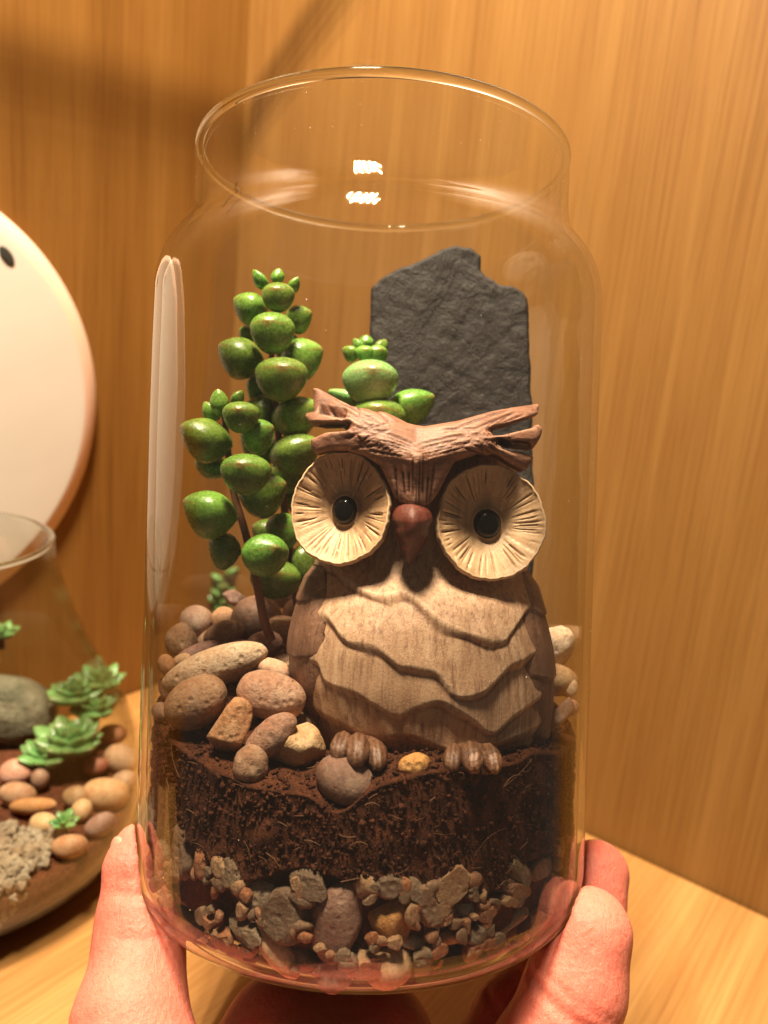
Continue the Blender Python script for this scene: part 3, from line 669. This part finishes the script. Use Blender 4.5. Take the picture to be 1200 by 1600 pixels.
def wing(sgn, ztop, zbot):
    zz = PR[:, 0, 2]; nz, na = 90, 60; V = []
    for kk, off0 in ((0, .10), (1, -.12)):
        L_ = []
        for i in range(nz):
            t = i/(nz-1); z = ztop+(zbot-ztop)*t; row = int(np.argmin(np.abs(zz-z)))
            wid = math.sin(math.pi*min(1, max(.02, .12+.84*t)))**.55
            af, ab = (12+34*wid), 62*wid                        # how far it wraps to the front and to the back
            for k in range(na):
                f = k/(na-1); ang = rad(-af+(af+ab)*f); th = ang if sgn > 0 else math.pi-ang
                c = int(round(th/(2*math.pi)*NTH)) % NTH
                edge = min(1, min(f, 1-f)*9)*min(1, min(t, 1-t)*14); fe = ((t*1.9+(f-.3)**2*1.6+.2) % .62)/.62
                o_ = off0 if kk else (.02+off0*edge+.05*(fe**1.5)*edge)
                L_.append(PR[row, c]+NN[row, c]*np.array([1, 1, 0])*o_)
        V.append(np.array(L_))
    V[0] += (Wob(60+sgn, 14, 24)(V[0]*np.array([1, 1, .15]))*.02)[:, None]*np.array([sgn, -.3, 0])
    n = nz*na; F = grid_faces(nz, na); G2 = grid_faces(nz, na)[:, ::-1]+n
    rim_ = [i*na for i in range(nz)]+[(nz-1)*na+k for k in range(1, na)]+[i*na+na-1 for i in range(nz-2, -1, -1)]+[k for k in range(na-2, 0, -1)]
    R_ = np.array([[rim_[i], rim_[(i+1) % len(rim_)], rim_[(i+1) % len(rim_)]+n, rim_[i]+n] for i in range(len(rim_))])
    FF = np.concatenate([F, G2, R_]); return np.concatenate(V), (FF if sgn < 0 else FF)
for sg in (-1, 1):
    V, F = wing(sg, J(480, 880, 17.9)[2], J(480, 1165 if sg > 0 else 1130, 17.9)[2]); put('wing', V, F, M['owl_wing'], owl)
for (fx, fy, fd, toes) in ((562, 1175, 15.5, ((533, 1166, 15.15, 18), (559, 1171, 15.0, 20), (587, 1180, 15.1, 18))), (738, 1187, 15.5, ((708, 1184, 15.05, 17), (737, 1183, 15.0, 19), (766, 1185, 15.15, 18)))):
    iv, fi = ico(4); c = J(fx, fy, fd); V = iv*np.array([.52, .5, .30])*(1+.03*Wob(70, 5)(iv))[:, None]
    ft = put('foot', V+c, fi, M['owl_toe'], owl)
    for k, (tx, ty, td, tr) in enumerate(toes):
        iv, fi = ico(5); kx = tr*td/FPX; V = iv*np.array([kx*.95, kx*1.7, kx*.98])
        V += iv*(.03*np.abs(((V[:, 0]/kx*1.8+.3*k) % 1)-.5)-.012+.012*Wob(75+k, 9, 16)(V))[:, None]
        V = rot(V, rx=rad(25), rz=rad((tx-fx)*.35)); put('toe', V+J(tx, ty, td), fi, M['owl_toe'], ft)

# ------------------------------------------------------------------ slate
def slate():
    D = 21.3
    P = [(580, 452), (594, 438), (640, 416), (668, 404), (690, 392), (712, 385), (734, 390), (749, 402), (750, 424), (757, 434), (768, 438), (778, 446), (800, 449), (815, 458), (823, 468), (826, 505), (828, 560), (830, 620), (832, 700), (830, 1020), (600, 1020), (576, 640), (578, 520)]
    poly = np.array([J(a, b, D)[[0, 2]] for a, b in P]); y0 = J(700, 700, D)[1]
    lo2, hi2 = poly.min(0), poly.max(0)
    def f(X, Y, Z):
        P2 = np.stack([X[:, 0, :].ravel(), 0*X[:, 0, :].ravel(), Z[:, 0, :].ravel()], -1)
        jit = (Wob(80, 6, 14)(P2)*.035+Wob(86, 18, 16)(P2)*.015).reshape(X[:, 0, :].shape)
        d2 = (poly_sdf(X[:, 0, :].astype(float), Z[:, 0, :].astype(float), poly)+jit)[:, None, :]
        q2 = P2@np.array([[.86, 0, .5], [0, 1, 0], [-.5, 0, .86]])*np.array([1.5, 1, .62])
        w1 = (Wob(81, 1.2, 8)(q2)+Wob(82, 3.4, 14)(q2)*.30).reshape(jit.shape); w2 = (Wob(84, 2.0, 10)(q2+3)+Wob(85, 6, 14)(q2)*.25).reshape(jit.shape)
        fl = lambda v: np.floor(v)+np.clip((v-np.floor(v))*3.5, 0, 1)
        lay = -fl(w1*1.6)/1.6*.022+fl(w2*2.3)/2.3*.03+.012*Wob(83, 12, 20)(P2).reshape(jit.shape)   # cleaved layers
        dep = np.clip(-d2/.09, 0, 1)
        yf = y0-.20-lay[:, None, :]+.09*(1-dep)**1.5
        return np.maximum(np.maximum(d2, yf-Y), Y-(y0+.26))
    V, F = surfnet(f, (lo2[0]-.15, y0-.7, lo2[1]-.1), (hi2[0]+.15, y0+.45, hi2[1]+.15), .032)
    return V, F
V, F = slate(); tag(put('slate', V, F, M['slate'], smooth=False), 'dark grey slate slab with a broken top standing upright behind the owl', 'slate')

# ------------------------------------------------------------------ succulents in the jar
def leaf_mesh(L, Wd, T, seed, pointed=1.0):
    ns, na = 26, 28; s = (1-np.cos(np.linspace(0, math.pi, ns)))/2; a = np.arange(na)*2*math.pi/na
    w_ = np.sin(math.pi*np.clip(s, 0, 1)**pointed)**.66; w_[0] = .12; w_[-1] = .015
    ca, sa = np.cos(a), np.sin(a)
    X = np.repeat((s*L)[:, None], na, 1); Yy = Wd*w_[:, None]*ca[None]
    tz = np.where(sa > 0, .80, 1.2)*np.sign(sa)*np.abs(sa)**1.12
    t_ = np.sin(math.pi*np.clip(s, 0, 1)**(pointed*.92))**.7; t_[0] = .15; t_[-1] = .02
    Z = T*t_[:, None]*tz[None]+.08*L*(s[:, None]**2)
    V = np.stack([X, Yy, Z], -1).reshape(-1, 3)
    V *= (1+.03*Wob(seed, 3.0/L)(V))[:, None]
    e = (np.abs(ca)[None]**14*np.clip(s*1.6-.5, 0, 1)[:, None]); e = np.maximum(e, np.clip((s-.90)/.08, 0, 1)[:, None]*np.ones((1, na)))
    return V, grid_faces(ns, na, wrap_v=True)[:, ::-1], e.ravel()
def add_leaf(parent, c, out, L, Wd, T, mat, seed, up=(0, 0, 1), frame='J', name='leaf'):
    out = np.asarray(out, float); out /= np.linalg.norm(out); up = np.asarray(up, float)
    y = np.cross(up, out); y /= np.linalg.norm(y); z = np.cross(out, y)
    rs_ = np.random.RandomState(seed % 9973); L, Wd, T = L*rs_.uniform(.92, 1.08), Wd*rs_.uniform(.94, 1.08), T*rs_.uniform(.95, 1.12)
    V, F, e = leaf_mesh(L, Wd, T, seed); V[:, 2] += V[:, 1]**2/max(Wd, .01)*rs_.uniform(-.12, .12); V[:, 1] += V[:, 0]**2/L*rs_.uniform(-.15, .15); V = (V-np.array([L*.5, 0, 0]))@np.stack([out, y, z])+c
    o = put(name, V, F, mat, parent, frame=frame)
    at = o.data.attributes.new('edge', 'FLOAT', 'POINT'); at.data.foreach_set('value', e.astype(np.float32)); return o
DIRV = {'F': (0, -1, .12), 'L': (-1, -.30, .22), 'R': (1, -.30, .22), 'B': (.1, 1, .2), 'U': (0, -.45, 1), 'UL': (-.75, -.3, .75), 'UR': (.75, -.3, .75), 'BL': (-.8, .6, .2), 'BR': (.8, .6, .2), 'FL': (-.45, -.9, .1), 'FR': (.45, -.9, .1)}
def plant(name, label, stem, leaves, root_px, r0):
    pts = smooth_path([J(*q) for q in stem], 30)
    root = empty(name, pts[0]); tag(root, label, 'succulent', 'jewel green succulents planted in the jar')
    V, F = tube(pts, np.linspace(r0, r0*.6, 30), 10); put('stem', V, F, M['stem'], root)
    for i, (px, py, rx, ry, dr, d, *mt) in enumerate(leaves):
        k = d/FPX; sd = px*3+py
        if dr in ('F', 'FL', 'FR'): L, Wd, T = rx*k*1.7, rx*k*1.06, ry*k*1.1
        elif dr in ('U',): L, Wd, T = ry*k*2.1, rx*k, rx*k*.8
        elif dr in ('UL', 'UR'): L, Wd, T = (rx+ry)*k*1.15, rx*k*.95, rx*k*.75
        else: L, Wd, T = rx*k*2.1, rx*k*.95, ry*k*1.12
        add_leaf(root, J(px, py, d), DIRV[dr], L, Wd, T, M[mt[0]] if mt else M['leaf'], sd)
    return root
plant('succulent', 'tall succulent stem of plump green leaves, its tip highest of the three',
  [(478, 1000, 19.4), (462, 930, 19.4), (447, 820, 19.4), (440, 740, 19.4), (432, 640, 19.4), (424, 560, 19.4), (430, 450, 19.4)],
  [(407, 438, 14, 20, 'UL', 19.3), (433, 433, 11, 12, 'U', 19.5), (459, 447, 12, 16, 'UR', 19.4), (435, 461, 25, 22, 'F', 18.9), (391, 478, 29, 21, 'L', 19.4), (466, 496, 22, 19, 'R', 19.8),
   (428, 515, 33, 27, 'F', 18.8), (388, 521, 14, 12, 'BL', 20), (376, 555, 36, 28, 'L', 19.3), (470, 557, 31, 28, 'R', 19.7), (437, 587, 38, 30, 'F', 18.7), (404, 603, 22, 24, 'BL', 20),
   (412, 645, 28, 30, 'L', 19.7), (463, 648, 40, 27, 'R', 19.2), (462, 706, 42, 29, 'R', 19.2), (415, 700, 24, 22, 'BL', 20), (443, 826, 26, 28, 'F', 18.9), (418, 832, 24, 20, 'L', 19.6), (476, 876, 22, 28, 'R', 19.0),
   (430, 901, 38, 26, 'F', 18.9), (420, 765, 26, 26, 'BL', 19.8), (465, 770, 24, 26, 'BR', 19.9), (450, 540, 24, 24, 'BR', 20.0), (400, 690, 26, 24, 'L', 19.9), (450, 740, 26, 24, 'F', 19.2), (440, 870, 28, 24, 'BL', 19.9)], None, .105)
plant('succulent', 'short front succulent at the left glass with bare reddish lower stem',
  [(424, 1000, 18.4), (413, 970, 18.3), (401, 910, 18.2), (388, 850, 18.1), (377, 810, 18.1), (364, 765, 18.1), (356, 700, 18.1), (350, 645, 18.1)],
  [(343, 630, 15, 21, 'U', 17.8), (371, 622, 13, 14, 'UR', 18.2), (377, 649, 29, 22, 'F', 17.5), (330, 643, 15, 18, 'UL', 18.2), (322, 684, 38, 28, 'L', 17.9), (404, 679, 29, 25, 'R', 18.0),
   (331, 727, 32, 17, 'BL', 18.5), (387, 735, 40, 29, 'F', 17.3), (409, 768, 38, 32, 'R', 18.4), (328, 799, 43, 35, 'L', 17.8), (351, 857, 27, 27, 'L', 18.1), (413, 862, 36, 28, 'FR', 17.5)], None, .105)
plant('succulent', 'pale tipped succulent behind the owl tuft, with a small green rosette on top',
  [(600, 980, 20.3), (590, 850, 20.3), (582, 700, 20.3), (575, 620, 20.3), (570, 555, 20.3)],
  [(548, 551, 15, 12, 'L', 20.1), (561, 540, 12, 11, 'UL', 20.3), (572, 534, 12, 10, 'U', 20.4), (595, 541, 13, 10, 'UR', 20.3), (570, 551, 14, 12, 'F', 19.9), (590, 551, 16, 13, 'FR', 20.0),
   (577, 592, 40, 30, 'F', 19.5, 'leaf_pale'), (640, 634, 37, 26, 'R', 20.1, 'leaf'), (543, 624, 34, 14, 'L', 20.4, 'leaf_pale'), (590, 650, 40, 32, 'F', 19.6), (610, 690, 34, 26, 'R', 20)], None, .08)
M_ = None
# ------------------------------------------------------------------ the hand
def hand():
    j = lambda X, Y, d: J(X, Y, d)
    ch = [  # chains of (point, radius): thumb, fingers, palm
      [(j(216, 1316, 17.6), .42), (j(213, 1352, 17.4), .62), (j(217, 1440, 17.0), .80), (j(216, 1500, 16.6), .84), (j(205, 1590, 15.9), 1.05), (j(215, 1720, 15.2), 1.5)],
      [(j(921, 1455, 16.9), .89), (j(900, 1545, 16.6), .93), (j(842, 1665, 16.2), .97), (j(750, 1800, 15.8), 1.1), (j(600, 1900, 15.4), 1.3)],
      [(j(930, 1367, 19.3), .76), (j(915, 1420, 18.9), .82), (j(875, 1500, 18.5), .86), (j(820, 1640, 17.6), .95), (j(680, 1860, 16.4), 1.2)],
      [(j(850, 1525, 18.3), .66), (j(800, 1590, 18.0), .74), (j(750, 1680, 17.5), .80), (j(640, 1840, 16.2), 1.1)],
    ]
    fore = [[(j(458, 1650, 17.2), 1.62), (j(560, 1650, 17.4), 1.62)], [(j(300, 1790, 15.6), 1.5), (j(500, 1760, 16.2), 1.8), (j(620, 1900, 15.4), 1.6)], [(j(470, 1800, 15.2), 1.9), (j(520, 2000, 13.4), 2.3), (j(560, 2400, 11.0), 2.4)]]
    def f(X, Y, Z):
        d = None
        pal = None
        for c in fore:
            for (a, ra), (b, rb) in zip(c, c[1:]):
                q = rcone(X, Y, Z, a, b, ra, rb); pal = q if pal is None else smin(pal, q, .7)
        for c in ch:
            fd = None
            for (a, ra), (b, rb) in zip(c, c[1:]):
                q = rcone(X, Y, Z, a, b, ra, rb); fd = q if fd is None else smin(fd, q, .30)
            d = fd if d is None else smin(d, fd, .05)
        d = smin(d, pal, .30)
        # where flesh presses on the glass it flattens against it
        R = np.hypot(X, Y); g = np.maximum(R-5.01, np.maximum(-8.62-Z, Z-20))
        rr = np.maximum(R-4.12, 0); zz = np.maximum(-7.74-Z, 0)
        cor = np.where((R > 4.12) & (Z < -7.74), np.hypot(rr, zz)-.90, np.maximum(R-5.01, -8.63-Z))
        return np.maximum(d, -cor+.0)
    V, F = surfnet(f, (-5.9, -9.5, -17.5), (7.4, 2.2, -5.9), .095)
    # relax the stair steps a little
    for _ in range(2):
        A = np.zeros_like(V); c = np.zeros(len(V))
        for k in range(4): np.add.at(A, F[:, k], V[F[:, (k+1) % 4]]+V[F[:, (k-1) % 4]]); np.add.at(c, F[:, k], 2)
        V = V*.4+.6*A/c[:, None]
    V0 = V.copy()
    N = vnormals(V, F); V = V+N*(Wob(90, 1.4, 10)(V)*.035+Wob(91, 4, 16)(V)*.010)[:, None]
    # knuckle creases
    for (X, Y, d_, ax, wd, dp) in ((238, 1408, 16.3, (10, 60), .10, .05), (245, 1470, 16.0, (20, 60), .07, .03), (232, 1386, 16.4, (10, 60), .06, .025), (880, 1585, 15.6, (70, 40), .10, .07), (905, 1570, 15.6, (70, 40), .06, .03), (760, 1575, 17.2, (50, 40), .08, .05)):
        a = j(X-ax[0], Y-ax[1] if ax[0] > 40 else Y-4, d_); b = j(X+ax[0], Y+ax[1] if ax[0] > 40 else Y+4, d_)
        if ax[0] <= 40: a = j(X-80, Y-6, d_); b = j(X+40, Y+6, d_)
        e = b-a; w_ = V-a; t = np.clip((w_@e)/(e@e), 0, 1); q = w_-t[:, None]*e; q = np.hypot(q[:, 0], q[:, 2])
        V -= N*(np.exp(-(q/wd)**2)*dp*np.clip(np.minimum(t, 1-t)*6, 0, 1)*(N[:, 1] < 0))[:, None]
    return V, F
V, F = hand()
hd = put('person', V, F, M['skin'], origin=J(460, 1700, 16))
tag(hd, 'bare hand cupping the jar from below, thumb on its left side', 'person')
def nail():
    iv, fi = ico(4); nn = np.array([-.80, -.58, .15]); nn /= np.linalg.norm(nn); up = J(216, 1316, 17.6)-J(213, 1352, 17.4); up -= nn*(up@nn); up /= np.linalg.norm(up); sd = np.cross(up, nn)
    V = np.sign(iv)*np.abs(iv)**np.array([1, .8, .8])*np.array([.10, .34, .44]); V[:, 0] -= .9*V[:, 1]**2*.5
    return V@np.stack([nn, sd, up])+J(214, 1340, 17.5)+nn*.455, fi
V, F = nail(); put('thumb_nail', V, F, M['nail'], hd)

# ------------------------------------------------------------------ neighbouring terrarium on the table (world frame)
BC = G(-80, 1330)
bowl = empty('glass_terrarium', (BC[0], BC[1], 0), 'W')
tag(bowl, 'wide flared glass terrarium on the table left of the hand, cut by the picture edge', 'terrarium')
pr = smooth_path([(4.6, .02), (5.6, .35), (6.35, 1.3), (6.6, 2.6), (6.3, 4.2), (5.6, 5.8), (4.75, 7.4), (4.0, 9.2), (3.6, 10.6), (3.5, 11.4)], 60)
Vo, Fo = revolve(pr, 128); pi_ = pr.copy(); pi_[:, 0] -= .16; pi_[0, 1] += .2; Vi, Fi = revolve(pi_, 128)
put('body', np.vstack([Vo, Vi])+[BC[0], BC[1], 0], np.vstack([Fo, Fi[:, ::-1]+len(Vo)]), M['bowl_glass'], bowl, frame='W')
rim = [(3.42+.10*math.cos(a), 11.42+.10*math.sin(a)) for a in np.linspace(0, 2*math.pi, 17)[:-1]]
V, F0 = revolve(rim, 128); n = len(rim); a_, b_ = np.meshgrid(np.arange(n), np.arange(128), indexing='ij')
F = np.stack([a_*128+b_, a_*128+(b_+1) % 128, ((a_+1) % n)*128+(b_+1) % 128, ((a_+1) % n)*128+b_], -1).reshape(-1, 4)
put('rim', V+[BC[0], BC[1], 0], F, M['rim'], bowl, frame='W')
V, F = revolve([(.01, .03), (4.5, .03), (5.3, .25), (5.2, .5), (.01, .45)], 96); put('base', V+[BC[0], BC[1], 0], F[:, ::-1], M['base'], bowl, frame='W')
def bz(x, y):
    P = np.stack([x, y, 0*x], -1).reshape(-1, 3); return (2.2+.16*(y-BC[1])*0+.12*Wob(120, 2)(P)+.05*Wob(121, 6)(P)).reshape(np.shape(x))
th = np.arange(120)*2*math.pi/120; rows = []
for rr in np.linspace(.02, 6.2, 40):
    x, y = BC[0]+rr*np.cos(th), BC[1]+rr*np.sin(th); rows.append(np.stack([x, y, bz(x, y)], -1))
for rr, z in ((6.1, 1.6), (5.9, 1.0), (5.3, .62), (.05, .6)): rows.append(np.stack([BC[0]+rr*np.cos(th), BC[1]+rr*np.sin(th), 0*th+z], -1))
tag(put('soil', np.concatenate(rows), grid_faces(len(rows), 120, wrap_v=True), M['soil'], origin=(BC[0], BC[1], .6), frame='W'), 'dark soil filling the bottom of the left flared glass terrarium', 'soil', kind='stuff')
def bstone(px, py, rx, ry, tilt, kind, col, label, hz=2.6, cat='pebble', n=4, mat='stone'):
    c = G(px, py, hz); p = RW.T@c+CORNER; k = p[1]/FPX
    V, F = stone_mesh(int(px*5+py), kind, (rx*k, min(rx, ry)*k, ry*k), n); V = rot(V, ry=rad(-tilt))
    V = V@np.stack([RW@np.array([1., 0, 0]), RW@np.array([0, 1., 0]), RW@np.array([0, 0, 1.])])+c
    o = put('pebble' if cat == 'pebble' else 'rock', V, F, M[mat], origin=c, frame='W'); tag(o, label, cat, 'stones in the left terrarium' if cat == 'pebble' else None, color=col)
for q in [(25, 1207, 26, 20, 10, 'smooth', (.48, .27, .22), 'pink brown pebble under the grey green rock in left terrarium'),
          (28, 1241, 29, 18, -8, 'smooth', (.40, .26, .17), 'brown pebble in left terrarium below the pink brown one'),
          (52, 1259, 38, 13, 4, 'smooth', (.50, .27, .11), 'long flat orange brown pebble in left terrarium'),
          (120, 1246, 22, 17, 0, 'smooth', (.30, .20, .11), 'dark tan pebble under the big rosette of the left terrarium'),
          (168, 1241, 34, 24, -8, 'smooth', (.54, .35, .20), 'large tan pebble at the right side of the left terrarium'),
          (191, 1186, 22, 26, 60, 'smooth', (.48, .33, .22), 'greyish tan pebble against the right wall of left terrarium'),
          (194, 1220, 19, 16, 0, 'smooth', (.40, .29, .21), 'small grey brown pebble above the large tan pebble'),
          (174, 1148, 22, 16, 0, 'smooth', (.42, .20, .11), 'red brown pebble right of the rosettes in left terrarium'),
          (129, 1266, 16, 17, 0, 'smooth', (.52, .38, .23), 'small tan pebble right above the smallest plant'),
          (70, 1287, 15, 21, 80, 'smooth', (.60, .44, .26), 'upright cream pebble left of the smallest plant'),
          (156, 1290, 27, 17, 30, 'smooth', (.30, .19, .18), 'dark purple pebble right of the smallest plant'),
          (108, 1324, 30, 18, 5, 'smooth', (.46, .27, .16), 'brown pebble in front of the smallest plant'),
          (62, 1218, 14, 16, 0, 'smooth', (.30, .20, .16), 'small dark pebble left of the big rosette'),
          (150, 1197, 20, 14, 0, 'smooth', (.26, .09, .06), 'dark red pebble in the shade of the big rosette')]: bstone(*q)
bstone(12, 1105, 52, 72, 80, 'rough', (.085, .105, .075), 'rough grey green rock at the left picture edge inside terrarium', 3.4, 'rock', 5, 'rough_stone')
# grey gravel patch: nobody could count it
r = np.random.RandomState(77); pv = []; pf = []; off = 0
for i in range(900):
    px, py = r.uniform(-150, 135), r.uniform(1275, 1400)
    if py < 1290+max(0, px-20)*.25 or py > 1415-max(0, px)*.9: continue
    c = G(px, py, 2.4); d = np.hypot(c[0]-BC[0], c[1]-BC[1])
    if d > 6.05: c[:2] = BC[:2]+(c[:2]-BC[:2])*6.05/d; c[2] = r.uniform(1.0, 2.4)
    V, F = stone_mesh(300+i % 60, 'chip', r.uniform(.10, .30)*r.uniform(.6, 1.2, 3), 1); V = rot(V, *r.uniform(0, 6, 3))+c+[0, 0, r.uniform(-.1, .15)]
    pv.append(V); pf.append(F+off); off += len(V)
o = put('gravel', np.concatenate(pv), np.concatenate(pf), M['chip'], frame='W', smooth=False); tag(o, 'pale grey gravel patch in the front of the left terrarium', 'gravel', kind='stuff', color=(.27, .245, .20))
def rosette(name, px, py, rpx, hz, label, n, seed, tilt=(0, 0), mat='leaf_bg', layers=4):
    c = G(px, py, hz); p = RW.T@c+CORNER; R = rpx*p[1]/FPX
    root = empty(name, c-np.array([0, 0, .3]), 'W'); tag(root, label, 'succulent', 'rosette succulents in the left terrarium'); r = np.random.RandomState(seed)
    V, F = tube([c-np.array([0, 0, .6]), c-np.array([0, 0, .2]), c+np.array([0, 0, .1])], [.14, .14, .1], 6); put('stem', V, F, M['stem'], root, frame='W')
    for l in range(layers):
        k = n-l; el = rad(14+20*l)
        for i in range(k):
            a = 2*math.pi*(i+.5*(l % 2))/k+r.uniform(-.15, .15); L = R*(1-.13*l)*r.uniform(.8, 1.12)
            out = np.array([math.cos(a)*math.cos(el), math.sin(a)*math.cos(el), math.sin(el)])+np.array([tilt[0], tilt[1], 0])*.5
            add_leaf(root, c+out*L*.5, out, L, L*.33, L*.17, M[mat], seed*50+l*10+i, frame='W')
rosette('succulent', 112, 1165, 58, 3.2, 'largest green rosette in the middle of the left terrarium', 10, 1)
rosette('succulent', 118, 1090, 48, 4.2, 'upper green rosette behind the largest one in left terrarium', 9, 2)
rosette('succulent', 150, 1112, 44, 3.7, 'middle right green rosette wedged between the upper and the largest one', 7, 6)
rosette('succulent', 158, 1068, 40, 4.4, 'small back right green rosette high beside the terrarium wall', 7, 8)
rosette('succulent', 72, 1185, 46, 2.9, 'lower left green rosette leaning against the grey green rock', 7, 7)
rosette('succulent', 100, 1287, 26, 3.0, 'smallest bright green plant among the front pebbles of left terrarium', 6, 3)
rosette('succulent', 2, 992, 30, 5.6, 'green leaf tips at the left picture edge above the grey green rock', 6, 4)
# trailing sprig far behind the jar
c = G(345, 1036); root = empty('succulent_sprig', c, 'W'); tag(root, 'small blurred green sprig on the table behind the jar, low at left', 'succulent')
top = c+np.array([0, 0, 5.2]); pts = smooth_path([c, c+[.1, 0, 1.5], c+[-.1, -.1, 3.4], top], 14); V, F = tube(pts, .09, 6); put('stem', V, F, M['stem'], root, frame='W')
r = np.random.RandomState(9)
for i in range(22):
    t = .35+.65*i/21; q = pts[int(t*13)]; a = i*2.4; out = np.array([math.cos(a), math.sin(a), .5]); L = r.uniform(.6, .95)
    add_leaf(root, q+out*L*.5, out, L, L*.4, L*.25, M['leaf_bg'], 900+i, frame='W')

# ------------------------------------------------------------------ round white plaque on the left wall
def wall_pt(X, Y):               # on the plane x = 0 of the world
    rr = ray(X, Y); a = e1@rr; b = e1@CORNER; return c2w(rr*(b/a))
pc = wall_pt(-178, 640); R = 8.45
prof = [(.01, .55), (R-1.1, .55), (R-.75, .53), (R-.1, .38), (R, .2), (R-.05, .03), (.01, .02)]
V, F = revolve(prof, 128); V = np.stack([V[:, 2], V[:, 1], V[:, 0]], -1)+[0, pc[1], pc[2]]
k = 2*128
pl = empty('wall_plaque', (0.02, pc[1], pc[2]), 'W'); tag(pl, 'big round white plaque with a rosy edge hanging on the left wall', 'plaque')
V1, F1 = revolve(prof[:3], 128); q = lambda V: np.stack([V[:, 2], V[:, 1], V[:, 0]], -1)+[0, pc[1], pc[2]]
put('face', q(V1), F1, M['white'], pl, frame='W'); V2, F2 = revolve(prof[2:], 128); put('edge', q(V2), F2, M['pinkedge'], pl, frame='W')
mk = wall_pt(-2, 399); iv, fi = ico(3); put('mark', rot(iv*np.array([.03, .22, .42]), rx=rad(40))+[.57, mk[1], mk[2]], fi, M['dark'], pl, frame='W')

# ------------------------------------------------------------------ bent bracket added out of view to lay the soft shade on both walls
def wall_pt_r(X, Y):
    rr = ray(X, Y); b = e2@CORNER; return c2w(rr*(b/(e2@rr)))
LW = c2w(LPOS)
def toward(w_, t): return LW+(w_-LW)*t
B0, B1, B2 = toward(wall_pt(-160, 90), .87), toward(wall_pt(400, 235), .87), toward(wall_pt_r(560, -70), .87)
br = empty('shadow_caster', B1, 'W'); tag(br, 'dark bent bracket above the view, seen only by its soft shadow across the walls', 'caster')
for a_, b_ in ((B0, B1), (B1, B2)):
    V, F = tube([a_+(b_-a_)*t for t in np.linspace(0, 1, 6)], .32, 10); put('arm', V, F, M['dark'], br, frame='W')
for b in (B0, B1, B2):
    q = RW.T@b+CORNER; print('caster', q, 600+FPX*q[0]/q[1], 800-FPX*q[2]/q[1])
# dust on the glass
r = np.random.RandomState(12); pv = []; pf = []; off = 0; iv, fi = ico(1)
for i in range(110):
    a = rad(r.uniform(180, 360)); z = r.uniform(-6.5, 4.2) if r.rand() < .6 else r.uniform(6.8, 7.8); R = 5.004 if z < 5 else 4.219
    s_ = .004+.008*r.rand()**3; q = iv*[s_, s_*.4, s_*r.uniform(.6, 1.6)]; q = rot(q, rz=a+math.pi/2)+[R*math.cos(a), R*math.sin(a), z]
    pv.append(q); pf.append(fi+off); off += len(q)
tag(put('dust', np.concatenate(pv), np.concatenate(pf), M['white'], jar), kind='stuff')
